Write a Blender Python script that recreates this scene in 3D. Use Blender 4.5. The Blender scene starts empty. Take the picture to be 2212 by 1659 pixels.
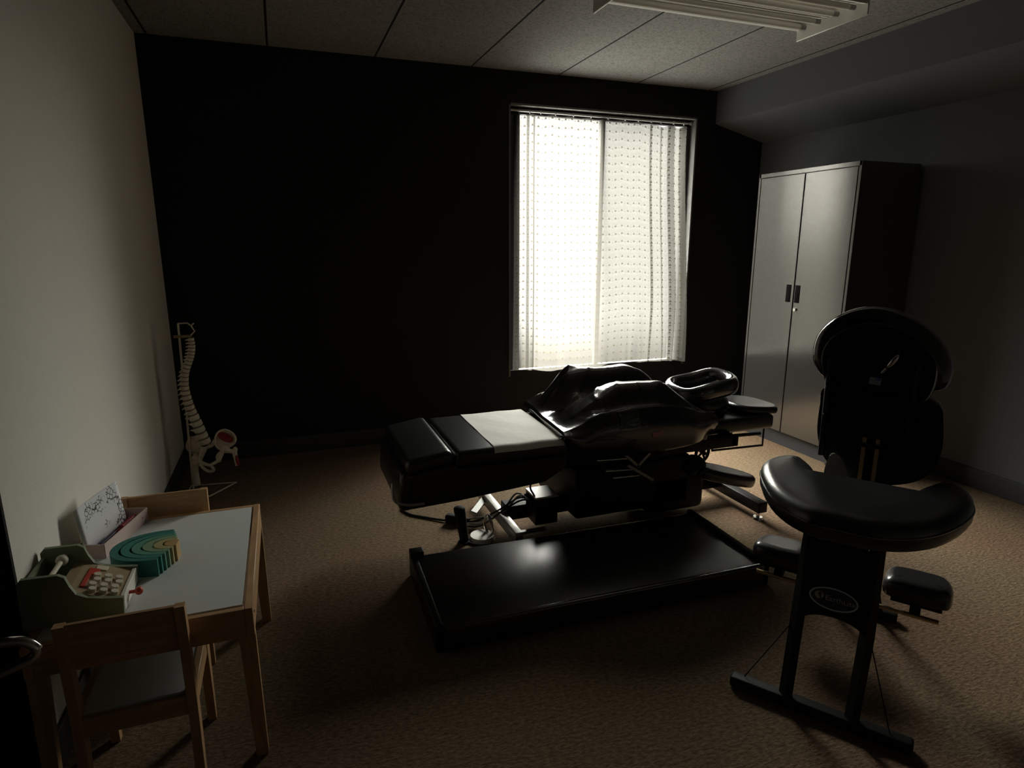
import bpy, bmesh, math, random
from mathutils import Vector, Matrix, Euler
random.seed(7)
R = math.radians
S = bpy.context.scene
COL = S.collection

# ------------------------------------------------------------------ camera
cam_d = bpy.data.cameras.new('camera')
cam_d.sensor_width = 36.0
cam_d.lens = 1341.8 / 2212 * 36.0
cam_d.clip_start = 0.02
cam = bpy.data.objects.new('camera', cam_d)
cam.location = (0, 0, 1.35)
cam.rotation_euler = (R(90 - 12.812), R(-0.046), R(-20.15))
COL.objects.link(cam)
S.camera = cam

# ------------------------------------------------------------------ exposure / colour
S.view_settings.view_transform = 'Standard'
S.view_settings.look = 'None'
S.view_settings.exposure = 1.3
S.view_settings.gamma = 1.0
S.view_settings.use_curve_mapping = False
S.cycles.use_denoising = True
S.cycles.max_bounces = 8
S.cycles.diffuse_bounces = 4
S.cycles.transparent_max_bounces = 12
S.cycles.sample_clamp_indirect = 4.0

# ------------------------------------------------------------------ sky (overcast, brightness shaped by direction to light the room)
SKY = 28.0
w = bpy.data.worlds.new('shaped_overcast_sky')
S.world = w
w.use_nodes = True
nt = w.node_tree
nt.nodes.clear()
wo = nt.nodes.new('ShaderNodeOutputWorld')
bg = nt.nodes.new('ShaderNodeBackground')
tc = nt.nodes.new('ShaderNodeTexCoord')
sx = nt.nodes.new('ShaderNodeSeparateXYZ')
def ramp_range(src, f0, f1, t0, t1):
    m_ = nt.nodes.new('ShaderNodeMapRange'); m_.interpolation_type = 'SMOOTHSTEP'
    for k_, v_ in (('From Min', f0), ('From Max', f1), ('To Min', t0), ('To Max', t1)): m_.inputs[k_].default_value = v_
    nt.links.new(src, m_.inputs['Value']); return m_.outputs[0]
def mul(a_, b_, op='MULTIPLY'):
    m_ = nt.nodes.new('ShaderNodeMath'); m_.operation = op
    nt.links.new(a_, m_.inputs[0]); nt.links.new(b_, m_.inputs[1]); return m_.outputs[0]
nt.links.new(tc.outputs['Generated'], sx.inputs[0])
ground = mul(ramp_range(sx.outputs['Z'], -0.36, -0.24, 0.36, 0.0), ramp_range(sx.outputs['X'], 0.15, 0.50, 1.0, 0.02))      # light from below, cut on one side to darken the ceiling
dim = ramp_range(sx.outputs['Z'], -0.20, -0.10, 0.0, 0.043)         # low sky kept dim where it shows through the window
sky = mul(ramp_range(sx.outputs['Z'], 0.17, 0.44, 0.0, 0.62), mul(ramp_range(sx.outputs['X'], 0.10, 0.40, 5.0, 2.6), ramp_range(sx.outputs['X'], 0.58, 0.78, 1.0, 0.08)))            # sky above the window view raised to light the room
low = mul(ramp_range(sx.outputs['Z'], -0.04, 0.10, 0.0, 1.0), ramp_range(sx.outputs['Z'], 0.42, 0.66, 1.0, 0.25))           # height range of the added bright bands
added_bands = mul(low, mul(ramp_range(sx.outputs['X'], -0.705, -0.68, 0.30, 0.0), mul(ramp_range(sx.outputs['X'], 0.62, 0.76, 0.0, 0.85), ramp_range(sx.outputs['Y'], 0.30, 0.54, 0.05, 1.0)), 'ADD'))  # bright bands added outside the window view to light cabinet and left wall
mid = mul(ramp_range(sx.outputs['X'], 0.10, 0.28, 0.40, 0.0), ramp_range(sx.outputs['X'], -0.55, -0.35, 0.0, 1.0))  # low band added to strengthen window highlights on the vinyl
added_bands = mul(added_bands, mul(low, mid), 'ADD')
side = ramp_range(sx.outputs['X'], -0.6, -0.1, 0.25, 1.0)
val = mul(mul(mul(mul(ground, dim, 'ADD'), sky, 'ADD'), side), added_bands, 'ADD')
mx = nt.nodes.new('ShaderNodeMix')
mx.data_type = 'RGBA'
mx.blend_type = 'MULTIPLY'
mx.inputs['Factor'].default_value = 1.0
mx.inputs['B'].default_value = (1.0, 0.965, 0.90, 1)
nt.links.new(val, mx.inputs['A'])
nt.links.new(mx.outputs['Result'], bg.inputs['Color'])
bg.inputs['Strength'].default_value = SKY
nt.links.new(bg.outputs[0], wo.inputs[0])

# window geometry
BY = 4.15                    # back wall plane
LX, RX = -0.644, 3.598       # left / right wall planes
CEIL = 2.45
WX0, WX1, WZ0, WZ1 = 1.50, 2.99, 0.400, 2.255
WD = 0.22                    # wall thickness
# sky portal in the window opening
pl = bpy.data.lights.new('window_daylight', 'AREA')
pl.shape = 'RECTANGLE'
pl.size, pl.size_y = WX1 - WX0, WZ1 - WZ0
pl.cycles.is_portal = True
po = bpy.data.objects.new('window_daylight', pl)
po.location = ((WX0 + WX1) / 2, BY + WD + 0.01, (WZ0 + WZ1) / 2)
po.rotation_euler = (R(-90), 0, 0)
COL.objects.link(po)

# ------------------------------------------------------------------ mesh helpers
class MB:
    def __init__(s): s.bm = bmesh.new()
    def box(s, c, d, rot=None, bev=0.0, seg=3):
        t = bmesh.new()
        bmesh.ops.create_cube(t, size=1.0)
        bmesh.ops.scale(t, vec=d, verts=t.verts)
        if bev > 0:
            bmesh.ops.bevel(t, geom=t.edges[:], offset=min(bev, min(d) * 0.49), segments=seg, profile=0.5, affect='EDGES')
        return s._add(t, c, rot)
    def _add(s, t, c=(0, 0, 0), rot=None):
        m = Matrix.Translation(c)
        if rot is not None:
            m = m @ (rot.to_4x4() if isinstance(rot, Matrix) else Euler(rot).to_matrix().to_4x4())
        bmesh.ops.transform(t, matrix=m, verts=t.verts)
        me = bpy.data.meshes.new('tmp'); t.to_mesh(me); t.free()
        s.bm.from_mesh(me); bpy.data.meshes.remove(me)
        return s
    def ell(s, c, r, rot=None, seg=20):
        t = bmesh.new()
        bmesh.ops.create_uvsphere(t, u_segments=seg, v_segments=max(6, seg // 2), radius=1.0)
        bmesh.ops.scale(t, vec=r, verts=t.verts)
        return s._add(t, c, rot)
    def cyl(s, a, b, r, r2=None, seg=16):
        a, b = Vector(a), Vector(b)
        t = bmesh.new()
        bmesh.ops.create_cone(t, cap_ends=True, segments=seg, radius1=r, radius2=r if r2 is None else r2, depth=(b - a).length)
        q = Vector((0, 0, 1)).rotation_difference(b - a).to_matrix()
        return s._add(t, (a + b) / 2, q)
    def tube(s, pts, r, seg=10, closed=False, smooth=0, flat=None):
        P = [Vector(p) for p in pts]
        if smooth:
            P = catmull(P, smooth, closed)
        n = len(P)
        rad = [r] * n if not isinstance(r, (list, tuple)) else [lerp_list(r, i / max(1, n - 1)) for i in range(n)]
        bm = s.bm; rings = []
        up = None
        for i, p in enumerate(P):
            if closed: d = P[(i + 1) % n] - P[i - 1]
            else: d = P[min(i + 1, n - 1)] - P[max(i - 1, 0)]
            d.normalize()
            if up is None:
                up = Vector((0, 0, 1)) if abs(d.z) < 0.9 else Vector((1, 0, 0))
            x = d.cross(up)
            if x.length < 1e-5: x = d.orthogonal()
            x.normalize(); y = x.cross(d).normalized(); up = y
            fx, fy = (1, 1) if flat is None else flat
            rings.append([bm.verts.new(p + (x * math.cos(2 * math.pi * k / seg) * fx + y * math.sin(2 * math.pi * k / seg) * fy) * rad[i]) for k in range(seg)])
        m = n if closed else n - 1
        for i in range(m):
            A, B = rings[i], rings[(i + 1) % n]
            for k in range(seg):
                bm.faces.new((A[k], A[(k + 1) % seg], B[(k + 1) % seg], B[k]))
        if not closed:
            bm.faces.new(rings[0][::-1]); bm.faces.new(rings[-1])
        return s
    def prism(s, poly, lo, hi, axis='z', origin=(0, 0, 0), rot=None):
        t = bmesh.new()
        f = {'z': lambda p, h: (p[0], p[1], h), 'y': lambda p, h: (p[0], h, p[1]), 'x': lambda p, h: (h, p[0], p[1])}[axis]
        A = [t.verts.new(f(p, lo)) for p in poly]; B = [t.verts.new(f(p, hi)) for p in poly]
        n = len(poly)
        t.faces.new(A[::-1]); t.faces.new(B)
        for i in range(n): t.faces.new((A[i], A[(i + 1) % n], B[(i + 1) % n], B[i]))
        bmesh.ops.recalc_face_normals(t, faces=t.faces)
        return s._add(t, origin, rot)
    def grid(s, fn, nu, nv, cu=False, uv=None):
        bm = s.bm
        V = [[bm.verts.new(fn(i / nu, j / nv)) for j in range(nv + 1)] for i in range(nu if cu else nu + 1)]
        lay = bm.loops.layers.uv.verify() if uv else None
        for i in range(nu):
            for j in range(nv):
                i2 = (i + 1) % len(V)
                f = bm.faces.new((V[i][j], V[i2][j], V[i2][j + 1], V[i][j + 1]))
                if uv:
                    for l, (a, b) in zip(f.loops, ((i, j), (i + 1, j), (i + 1, j + 1), (i, j + 1))):
                        l[lay].uv = uv(a / nu, b / nv)
        return s
    def pad(s, outline, z0, z1, rnd=0.03, crown=0.0, steps=4, rot=None, origin=(0, 0, 0), zfn=None, rb=None):
        """upholstered pad: smooth closed outline, rounded top (and a little rounded bottom) edge"""
        P = [Vector((p[0], p[1], 0)) for p in outline]
        n = len(P)
        area = sum(P[i].x * P[(i + 1) % n].y - P[(i + 1) % n].x * P[i].y for i in range(n))
        if area < 0: P.reverse()
        N = []
        for i in range(n):
            d = (P[(i + 1) % n] - P[i - 1]).normalized()
            N.append(Vector((-d.y, d.x, 0)))
        rb = rnd * 0.4 if rb is None else rb
        levels = []
        for k in range(3):
            a = k / 2 * math.pi / 2
            levels.append((rb * (1 - math.sin(a)), z0 + rb * (1 - math.cos(a))))
        for k in range(steps + 1):
            a = k / steps * math.pi / 2
            levels.append((rnd * (1 - math.cos(a)), z1 - rnd * (1 - math.sin(a))))
        levels.append((rnd * 1.6, z1 + crown * 0.5))
        t = bmesh.new(); rings = []
        zf = zfn or (lambda x, y: 0.0)
        for off, z in levels:
            rings.append([t.verts.new((p.x + q.x * off, p.y + q.y * off, z + zf(p.x + q.x * off, p.y + q.y * off))) for p, q in zip(P, N)])
        for A, B in zip(rings, rings[1:]):
            for i in range(n): t.faces.new((A[i], A[(i + 1) % n], B[(i + 1) % n], B[i]))
        t.faces.new(rings[0][::-1]); top = t.faces.new(rings[-1])
        bmesh.ops.triangulate(t, faces=[top])
        return s._add(t, origin, rot)
    def move(s, rot=None, loc=(0, 0, 0)):
        m = Matrix.Translation(loc)
        if rot is not None: m = m @ Euler(rot).to_matrix().to_4x4()
        bmesh.ops.transform(s.bm, matrix=m, verts=s.bm.verts); return s
    def build(s, name, mat, parent=None, smooth=40, label=None, sub=0):
        me = bpy.data.meshes.new(name)
        bmesh.ops.recalc_face_normals(s.bm, faces=s.bm.faces)
        s.bm.to_mesh(me); s.bm.free()
        if smooth:
            me.shade_smooth(); me.set_sharp_from_angle(angle=R(smooth))
        o = bpy.data.objects.new(name, me); COL.objects.link(o)
        for m in (mat if isinstance(mat, (list, tuple)) else [mat]): me.materials.append(m)
        if parent: o.parent = parent
        if label: o['label'] = label
        if sub:
            md = o.modifiers.new('subdivision', 'SUBSURF'); md.levels = sub; md.render_levels = sub
        return o

def lerp_list(L, t):
    x = t * (len(L) - 1); i = min(int(x), len(L) - 2); return L[i] + (L[i + 1] - L[i]) * (x - i)
def catmull(P, k, closed=False):
    n = len(P); out = []
    m = n if closed else n - 1
    for i in range(m):
        p0 = P[(i - 1) % n] if closed or i > 0 else P[0] * 2 - P[1]
        p1, p2 = P[i], P[(i + 1) % n]
        p3 = P[(i + 2) % n] if closed or i + 2 < n else P[-1] * 2 - P[-2]
        for j in range(k):
            t = j / k
            out.append(0.5 * ((2 * p1) + (p2 - p0) * t + (2 * p0 - 5 * p1 + 4 * p2 - p3) * t * t + (3 * p1 - p0 - 3 * p2 + p3) * t ** 3))
    if not closed: out.append(P[-1].copy())
    return out
def outline(pts, k=6):
    return [(p.x, p.y) for p in catmull([Vector((a, b, 0)) for a, b in pts], k, True)]
def rrect(hx, hy, r, n=5, cx=0, cy=0):
    out = []
    for sx_, sy_, a0 in ((1, 1, 0), (-1, 1, 90), (-1, -1, 180), (1, -1, 270)):
        for k in range(n + 1):
            a = R(a0 + 90 * k / n)
            out.append((cx + sx_ * (hx - r) + r * math.cos(a), cy + sy_ * (hy - r) + r * math.sin(a)))
    return out
def sstep(a, b, x):
    t = min(1, max(0, (x - a) / (b - a))); return t * t * (3 - 2 * t)

def tag(o, label, cat, group=None):
    o['label'] = label; o['category'] = cat
    if group: o['group'] = group
    return o
def thing(name, label, cat, loc=(0, 0, 0), rz=0, group=None):
    o = bpy.data.objects.new(name, None); o.empty_display_size = 0.1
    COL.objects.link(o); o.location = loc; o.rotation_euler = (0, 0, rz)
    return tag(o, label, cat, group)
def struct(o):
    o['kind'] = 'structure'; return o

# ------------------------------------------------------------------ materials
def mat(name, col, rough=0.5, metal=0.0, spec=0.5, var=0.15, vscale=20, bump=0.0, bscale=200, coat=0.0, bdist=0.002):
    m = bpy.data.materials.new(name); m.use_nodes = True
    n = m.node_tree.nodes; L = m.node_tree.links
    p = n['Principled BSDF']
    p.inputs['Roughness'].default_value = rough; p.inputs['Metallic'].default_value = metal
    p.inputs['Specular IOR Level'].default_value = spec
    p.inputs['Coat Weight'].default_value = coat
    tcn = n.new('ShaderNodeTexCoord')
    nz = n.new('ShaderNodeTexNoise'); nz.inputs['Scale'].default_value = vscale; nz.inputs['Detail'].default_value = 4
    L.new(tcn.outputs['Object'], nz.inputs['Vector'])
    mxn = n.new('ShaderNodeMix'); mxn.data_type = 'RGBA'
    mxn.inputs['A'].default_value = tuple(c * (1 - var) for c in col) + (1,)
    mxn.inputs['B'].default_value = tuple(min(1, c * (1 + var)) for c in col) + (1,)
    L.new(nz.outputs['Fac'], mxn.inputs['Factor']); L.new(mxn.outputs['Result'], p.inputs['Base Color'])
    if bump > 0:
        n2 = n.new('ShaderNodeTexNoise'); n2.inputs['Scale'].default_value = bscale; n2.inputs['Detail'].default_value = 3
        L.new(tcn.outputs['Object'], n2.inputs['Vector'])
        b = n.new('ShaderNodeBump'); b.inputs['Strength'].default_value = bump; b.inputs['Distance'].default_value = bdist
        L.new(n2.outputs['Fac'], b.inputs['Height']); L.new(b.outputs[0], p.inputs['Normal'])
    return m

M = {}
M['wall_mid'] = mat('mid_grey_wall_paint', (0.30, 0.29, 0.27), 0.8, spec=0.2)
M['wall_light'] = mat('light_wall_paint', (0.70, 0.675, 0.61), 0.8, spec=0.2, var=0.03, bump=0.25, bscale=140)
M['wall_dark'] = mat('shade_black_wall_paint', (0.016, 0.016, 0.017), 0.8, spec=0.15, var=0.05, bump=0.25, bscale=140)  # near-black puts the shade around the window into the wall colour
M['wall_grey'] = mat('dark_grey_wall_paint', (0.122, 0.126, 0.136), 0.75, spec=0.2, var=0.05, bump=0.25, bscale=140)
M['reveal'] = mat('window_reveal_paint', (0.13, 0.127, 0.12), 0.7, spec=0.2)
M['base'] = mat('dark_base_trim', (0.045, 0.045, 0.048), 0.6, spec=0.3)
M['vinyl'] = mat('black_vinyl', (0.012, 0.012, 0.013), 0.29, spec=0.8, bump=0.10, bscale=420, bdist=0.001)
M['leather'] = mat('glossy_black_leatherette', (0.013, 0.012, 0.012), 0.17, spec=1.0, coat=1.0, bump=0.16, bscale=34, bdist=0.006)
M['blackmetal'] = mat('black_powder_coat', (0.008, 0.008, 0.008), 0.5, spec=0.25)
M['chrome'] = mat('chrome', (0.75, 0.73, 0.70), 0.16, metal=1.0, var=0.03)
M['brass'] = mat('brass_tube', (0.72, 0.52, 0.30), 0.45, metal=1.0, var=0.05)
M['steel'] = mat('grey_steel', (0.42, 0.41, 0.39), 0.4, metal=0.6, var=0.08)
M['rubber'] = mat('black_rubber', (0.012, 0.012, 0.012), 0.7, spec=0.2)
M['cabinet'] = mat('satin_grey_enamel', (0.15, 0.148, 0.142), 0.17, metal=0.75, spec=1.0, var=0.03, bump=0.05, bscale=300)
M['cabdark'] = mat('black_recess', (0.006, 0.006, 0.006), 0.9, spec=0.05)
M['white'] = mat('white_enamel', (0.80, 0.78, 0.72), 0.4, var=0.04)
M['paper'] = mat('white_paper', (0.84, 0.83, 0.79), 0.75, spec=0.2, var=0.04, bump=0.35, bscale=30, bdist=0.004)
M['topwhite'] = mat('white_laminate', (0.66, 0.69, 0.68), 0.5, spec=0.3, var=0.03)
M['grey'] = mat('grey_plastic', (0.30, 0.30, 0.29), 0.5)
M['bone'] = mat('ivory_bone_plastic', (0.74, 0.67, 0.54), 0.5, spec=0.4, var=0.25, vscale=60, bump=0.3, bscale=90)
M['redpaint'] = mat('dark_red_muscle_paint', (0.30, 0.015, 0.03), 0.5, var=0.3, vscale=60)
M['disc'] = mat('pale_disc_plastic', (0.40, 0.38, 0.30), 0.5)
M['pinkbox'] = mat('pale_pink_box', (0.60, 0.45, 0.42), 0.6, var=0.05)
M['sage'] = mat('sage_green_wood', (0.18, 0.22, 0.135), 0.6, var=0.1)
M['natural'] = mat('natural_wood_face', (0.34, 0.25, 0.14), 0.6, var=0.15)
M['redwood'] = mat('red_wood', (0.45, 0.04, 0.02), 0.5)
M['cream'] = mat('cream_wood', (0.60, 0.55, 0.43), 0.6)
M['tagpink'] = mat('faded_pink_tag', (0.70, 0.26, 0.32), 0.6)
M['ink'] = mat('dark_ink', (0.03, 0.03, 0.035), 0.7)
M['lampglass'] = mat('unlit_fluorescent_tube', (0.72, 0.71, 0.66), 0.3, var=0.03)
M['navy'] = mat('navy_badge', (0.012, 0.025, 0.05), 0.4)
M['badgerim'] = mat('pale_blue_badge_rim', (0.50, 0.66, 0.72), 0.35)
M['badgeletter'] = mat('badge_lettering', (0.40, 0.40, 0.44), 0.5)
M['label'] = mat('grey_label', (0.30, 0.30, 0.36), 0.6)
M['violet'] = mat('violet_print', (0.16, 0.10, 0.50), 0.6)

def wood(name, c1, c2, axis=0):
    m = bpy.data.materials.new(name); m.use_nodes = True
    n = m.node_tree.nodes; L = m.node_tree.links; p = n['Principled BSDF']
    p.inputs['Roughness'].default_value = 0.5
    t = n.new('ShaderNodeTexCoord'); mp = n.new('ShaderNodeMapping')
    mp.inputs['Scale'].default_value = (3, 26, 26) if axis == 0 else ((26, 3, 26) if axis == 1 else (26, 26, 3))
    nz = n.new('ShaderNodeTexNoise'); nz.inputs['Scale'].default_value = 3; nz.inputs['Detail'].default_value = 6
    cr = n.new('ShaderNodeValToRGB')
    cr.color_ramp.elements[0].position = 0.3; cr.color_ramp.elements[0].color = c1 + (1,)
    cr.color_ramp.elements[1].position = 0.7; cr.color_ramp.elements[1].color = c2 + (1,)
    L.new(t.outputs['Object'], mp.inputs[0]); L.new(mp.outputs[0], nz.inputs['Vector'])
    L.new(nz.outputs['Fac'], cr.inputs[0]); L.new(cr.outputs[0], p.inputs['Base Color'])
    return m
M['pine_x'] = wood('pine_along', (0.40, 0.23, 0.11), (0.55, 0.34, 0.17), 0)
M['pine_y'] = wood('pine_across', (0.40, 0.23, 0.11), (0.55, 0.34, 0.17), 1)
M['pine_z'] = wood('pine_upright', (0.40, 0.23, 0.11), (0.55, 0.34, 0.17), 2)

def carpet_mat():
    m = bpy.data.materials.new('brown_loop_carpet'); m.use_nodes = True
    n = m.node_tree.nodes; L = m.node_tree.links; p = n['Principled BSDF']
    p.inputs['Roughness'].default_value = 0.95; p.inputs['Specular IOR Level'].default_value = 0.1
    t = n.new('ShaderNodeTexCoord')
    mp = n.new('ShaderNodeMapping'); mp.inputs['Scale'].default_value = (55, 110, 1); mp.inputs['Rotation'].default_value = (0, 0, R(4))
    nz = n.new('ShaderNodeTexNoise'); nz.inputs['Scale'].default_value = 1.0; nz.inputs['Detail'].default_value = 5; nz.inputs['Roughness'].default_value = 0.65
    n2 = n.new('ShaderNodeTexNoise'); n2.inputs['Scale'].default_value = 1.6; n2.inputs['Detail'].default_value = 3
    cr = n.new('ShaderNodeValToRGB')
    cr.color_ramp.elements[0].position = 0.30; cr.color_ramp.elements[0].color = (0.09, 0.058, 0.034, 1)
    cr.color_ramp.elements[1].position = 0.66; cr.color_ramp.elements[1].color = (0.25, 0.175, 0.11, 1)
    mul = n.new('ShaderNodeMix'); mul.data_type = 'RGBA'; mul.blend_type = 'MULTIPLY'; mul.inputs['Factor'].default_value = 0.25
    b = n.new('ShaderNodeBump'); b.inputs['Strength'].default_value = 0.8; b.inputs['Distance'].default_value = 0.006
    L.new(t.outputs['Object'], mp.inputs[0]); L.new(mp.outputs[0], nz.inputs['Vector']); L.new(t.outputs['Object'], n2.inputs['Vector'])
    L.new(nz.outputs['Fac'], cr.inputs[0]); L.new(cr.outputs[0], mul.inputs['A']); L.new(n2.outputs['Color'], mul.inputs['B'])
    L.new(mul.outputs['Result'], p.inputs['Base Color']); L.new(nz.outputs['Fac'], b.inputs['Height']); L.new(b.outputs[0], p.inputs['Normal'])
    return m
M['carpet'] = carpet_mat()

def math_node(n, L, op, a, b=None, clamp=False):
    k = n.new('ShaderNodeMath'); k.operation = op; k.use_clamp = clamp
    for i, v in enumerate((a, b)):
        if v is None: continue
        if isinstance(v, (int, float)): k.inputs[i].default_value = v
        else: L.new(v, k.inputs[i])
    return k.outputs[0]

def ceiling_mat():
    m = bpy.data.materials.new('mineral_ceiling_tile'); m.use_nodes = True
    n = m.node_tree.nodes; L = m.node_tree.links; p = n['Principled BSDF']
    p.inputs['Roughness'].default_value = 0.9; p.inputs['Specular IOR Level'].default_value = 0.1
    t = n.new('ShaderNodeTexCoord'); s = n.new('ShaderNodeSeparateXYZ'); L.new(t.outputs['Object'], s.inputs[0])
    # tile joints every 0.61 m across the room
    u = math_node(n, L, 'DIVIDE', math_node(n, L, 'SUBTRACT', s.outputs['X'], 1.245 - 6.1), 0.61)
    f = math_node(n, L, 'ABSOLUTE', math_node(n, L, 'SUBTRACT', math_node(n, L, 'FRACT', math_node(n, L, 'ADD', u, 0.5)), 0.5))
    joint = math_node(n, L, 'LESS_THAN', f, 0.010)
    nz = n.new('ShaderNodeTexNoise'); nz.inputs['Scale'].default_value = 90; nz.inputs['Detail'].default_value = 6; nz.inputs['Roughness'].default_value = 0.8
    L.new(t.outputs['Object'], nz.inputs['Vector'])
    cr = n.new('ShaderNodeValToRGB')
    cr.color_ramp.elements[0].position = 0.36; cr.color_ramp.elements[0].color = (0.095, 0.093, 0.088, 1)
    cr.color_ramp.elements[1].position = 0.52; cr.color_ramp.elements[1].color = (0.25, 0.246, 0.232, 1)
    L.new(nz.outputs['Fac'], cr.inputs[0])
    mxn = n.new('ShaderNodeMix'); mxn.data_type = 'RGBA'; mxn.inputs['B'].default_value = (0.02, 0.02, 0.02, 1)
    L.new(joint, mxn.inputs['Factor']); L.new(cr.outputs[0], mxn.inputs['A']); L.new(mxn.outputs['Result'], p.inputs['Base Color'])
    b = n.new('ShaderNodeBump'); b.inputs['Strength'].default_value = 0.6; b.inputs['Distance'].default_value = 0.004
    L.new(nz.outputs['Fac'], b.inputs['Height']); L.new(b.outputs[0], p.inputs['Normal'])
    return m
M['ceiling'] = ceiling_mat()

def glass_mat():
    m = bpy.data.materials.new('clear_window_glass'); m.use_nodes = True
    n = m.node_tree.nodes; L = m.node_tree.links; n.clear()
    o = n.new('ShaderNodeOutputMaterial'); mx_ = n.new('ShaderNodeMixShader')
    tr = n.new('ShaderNodeBsdfTransparent'); gl = n.new('ShaderNodeBsdfGlossy'); gl.inputs['Roughness'].default_value = 0.02
    tr.inputs['Color'].default_value = (0.96, 0.98, 0.97, 1)
    lw = n.new('ShaderNodeLayerWeight'); lw.inputs['Blend'].default_value = 0.5
    fr = math_node(n, L, 'ADD', math_node(n, L, 'MULTIPLY', math_node(n, L, 'POWER', lw.outputs['Facing'], 5.0), 0.6), 0.03)
    L.new(fr, mx_.inputs[0]); L.new(tr.outputs[0], mx_.inputs[1]); L.new(gl.outputs[0], mx_.inputs[2]); L.new(mx_.outputs[0], o.inputs[0])
    return m
M['glass'] = glass_mat()

def screen_mat():
    m = bpy.data.materials.new('fine_insect_mesh'); m.use_nodes = True
    n = m.node_tree.nodes; L = m.node_tree.links; n.clear()
    o = n.new('ShaderNodeOutputMaterial'); mx_ = n.new('ShaderNodeMixShader'); mx_.inputs[0].default_value = 0.95
    tr = n.new('ShaderNodeBsdfTransparent'); tr.inputs['Color'].default_value = (0.78, 0.78, 0.78, 1)
    df = n.new('ShaderNodeBsdfDiffuse'); df.inputs['Color'].default_value = (0.05, 0.05, 0.05, 1)
    L.new(df.outputs[0], mx_.inputs[1]); L.new(tr.outputs[0], mx_.inputs[2]); L.new(mx_.outputs[0], o.inputs[0])
    return m
M['screen'] = screen_mat()

def curtain_mat():
    """sheer cream cloth with rows of small woven triangles; UVs are metres of cloth"""
    m = bpy.data.materials.new('sheer_cream_curtain_cloth'); m.use_nodes = True
    n = m.node_tree.nodes; L = m.node_tree.links; n.clear()
    o = n.new('ShaderNodeOutputMaterial')
    uv = n.new('ShaderNodeUVMap'); s = n.new('ShaderNodeSeparateXYZ'); L.new(uv.outputs[0], s.inputs[0])
    PX, PY = 0.059, 0.0545
    def tri(offx, offy, half, hgt, down):
        x = math_node(n, L, 'MULTIPLY', math_node(n, L, 'SUBTRACT', math_node(n, L, 'FRACT', math_node(n, L, 'ADD', math_node(n, L, 'DIVIDE', s.outputs['X'], PX), offx)), 0.5), PX)
        y = math_node(n, L, 'MULTIPLY', math_node(n, L, 'SUBTRACT', math_node(n, L, 'FRACT', math_node(n, L, 'ADD', math_node(n, L, 'DIVIDE', s.outputs['Y'], PY), offy)), 0.5), PY)
        if down: y = math_node(n, L, 'MULTIPLY', y, -1.0)
        # inside when |x| < half * (1 - (y + hgt/2)/hgt) and y > -hgt/2
        k = math_node(n, L, 'ADD', math_node(n, L, 'DIVIDE', math_node(n, L, 'ABSOLUTE', x), half), math_node(n, L, 'DIVIDE', math_node(n, L, 'ADD', y, hgt / 2), hgt))
        a = math_node(n, L, 'LESS_THAN', k, 1.0)
        b = math_node(n, L, 'GREATER_THAN', y, -hgt / 2)
        return math_node(n, L, 'MULTIPLY', a, b)
    t1 = tri(0.0, 0.0, 0.0120, 0.0150, False)
    t2 = tri(0.5, 0.18, 0.0085, 0.0105, True)
    # looser weave between the rows
    st = math_node(n, L, 'SINE', math_node(n, L, 'MULTIPLY', s.outputs['Y'], 2 * math.pi / PY))
    st = math_node(n, L, 'MULTIPLY', math_node(n, L, 'ADD', st, 1.0), 0.5)
    dens = math_node(n, L, 'ADD', math_node(n, L, 'MULTIPLY', t1, 0.95), math_node(n, L, 'MULTIPLY', t2, 0.55), True)
    colr = n.new('ShaderNodeMix'); colr.data_type = 'RGBA'
    colr.inputs['A'].default_value = (0.046, 0.0435, 0.039, 1); colr.inputs['B'].default_value = (0.030, 0.026, 0.019, 1)
    L.new(dens, colr.inputs['Factor'])
    nzt = n.new('ShaderNodeTexNoise'); nzt.inputs['Scale'].default_value = 900; L.new(uv.outputs[0], nzt.inputs['Vector'])
    tl = n.new('ShaderNodeBsdfTranslucent'); df = n.new('ShaderNodeBsdfDiffuse'); tr = n.new('ShaderNodeBsdfTransparent')
    tr.inputs['Color'].default_value = (1, 0.99, 0.97, 1)
    L.new(colr.outputs['Result'], tl.inputs['Color']); L.new(colr.outputs['Result'], df.inputs['Color'])
    m1 = n.new('ShaderNodeMixShader'); m1.inputs[0].default_value = 0.30
    L.new(tl.outputs[0], m1.inputs[1]); L.new(df.outputs[0], m1.inputs[2])
    op = math_node(n, L, 'SUBTRACT', math_node(n, L, 'ADD', math_node(n, L, 'MULTIPLY', st, 0.06), CURTAIN_OPEN), math_node(n, L, 'MULTIPLY', dens, 0.30), True)
    m2 = n.new('ShaderNodeMixShader'); L.new(op, m2.inputs[0]); L.new(m1.outputs[0], m2.inputs[1]); L.new(tr.outputs[0], m2.inputs[2])
    L.new(m2.outputs[0], o.inputs[0])
    return m
CURTAIN_OPEN = 0.29
M['curtain'] = curtain_mat()

# ------------------------------------------------------------------ room shell
FY = -1.2      # wall behind the camera
AX = -2.0      # alcove wall on the left
AY = 1.66      # where the light left wall ends
b = MB(); b.box(((AX + RX) / 2, (FY + BY) / 2, -0.05), (RX - AX + 0.5, BY - FY + 0.6, 0.1)); struct(b.build('floor', M['carpet'], smooth=0))
b = MB(); b.box(((AX + RX) / 2, (FY + BY) / 2, CEIL + 0.05), (RX - AX + 0.5, BY - FY + 0.6, 0.1)); struct(b.build('ceiling', M['ceiling'], smooth=0))
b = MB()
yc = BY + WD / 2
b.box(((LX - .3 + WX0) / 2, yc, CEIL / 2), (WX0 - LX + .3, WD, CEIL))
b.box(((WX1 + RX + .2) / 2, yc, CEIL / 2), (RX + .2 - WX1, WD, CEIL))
b.box(((WX0 + WX1) / 2, yc, WZ0 / 2), (WX1 - WX0, WD, WZ0))
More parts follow.
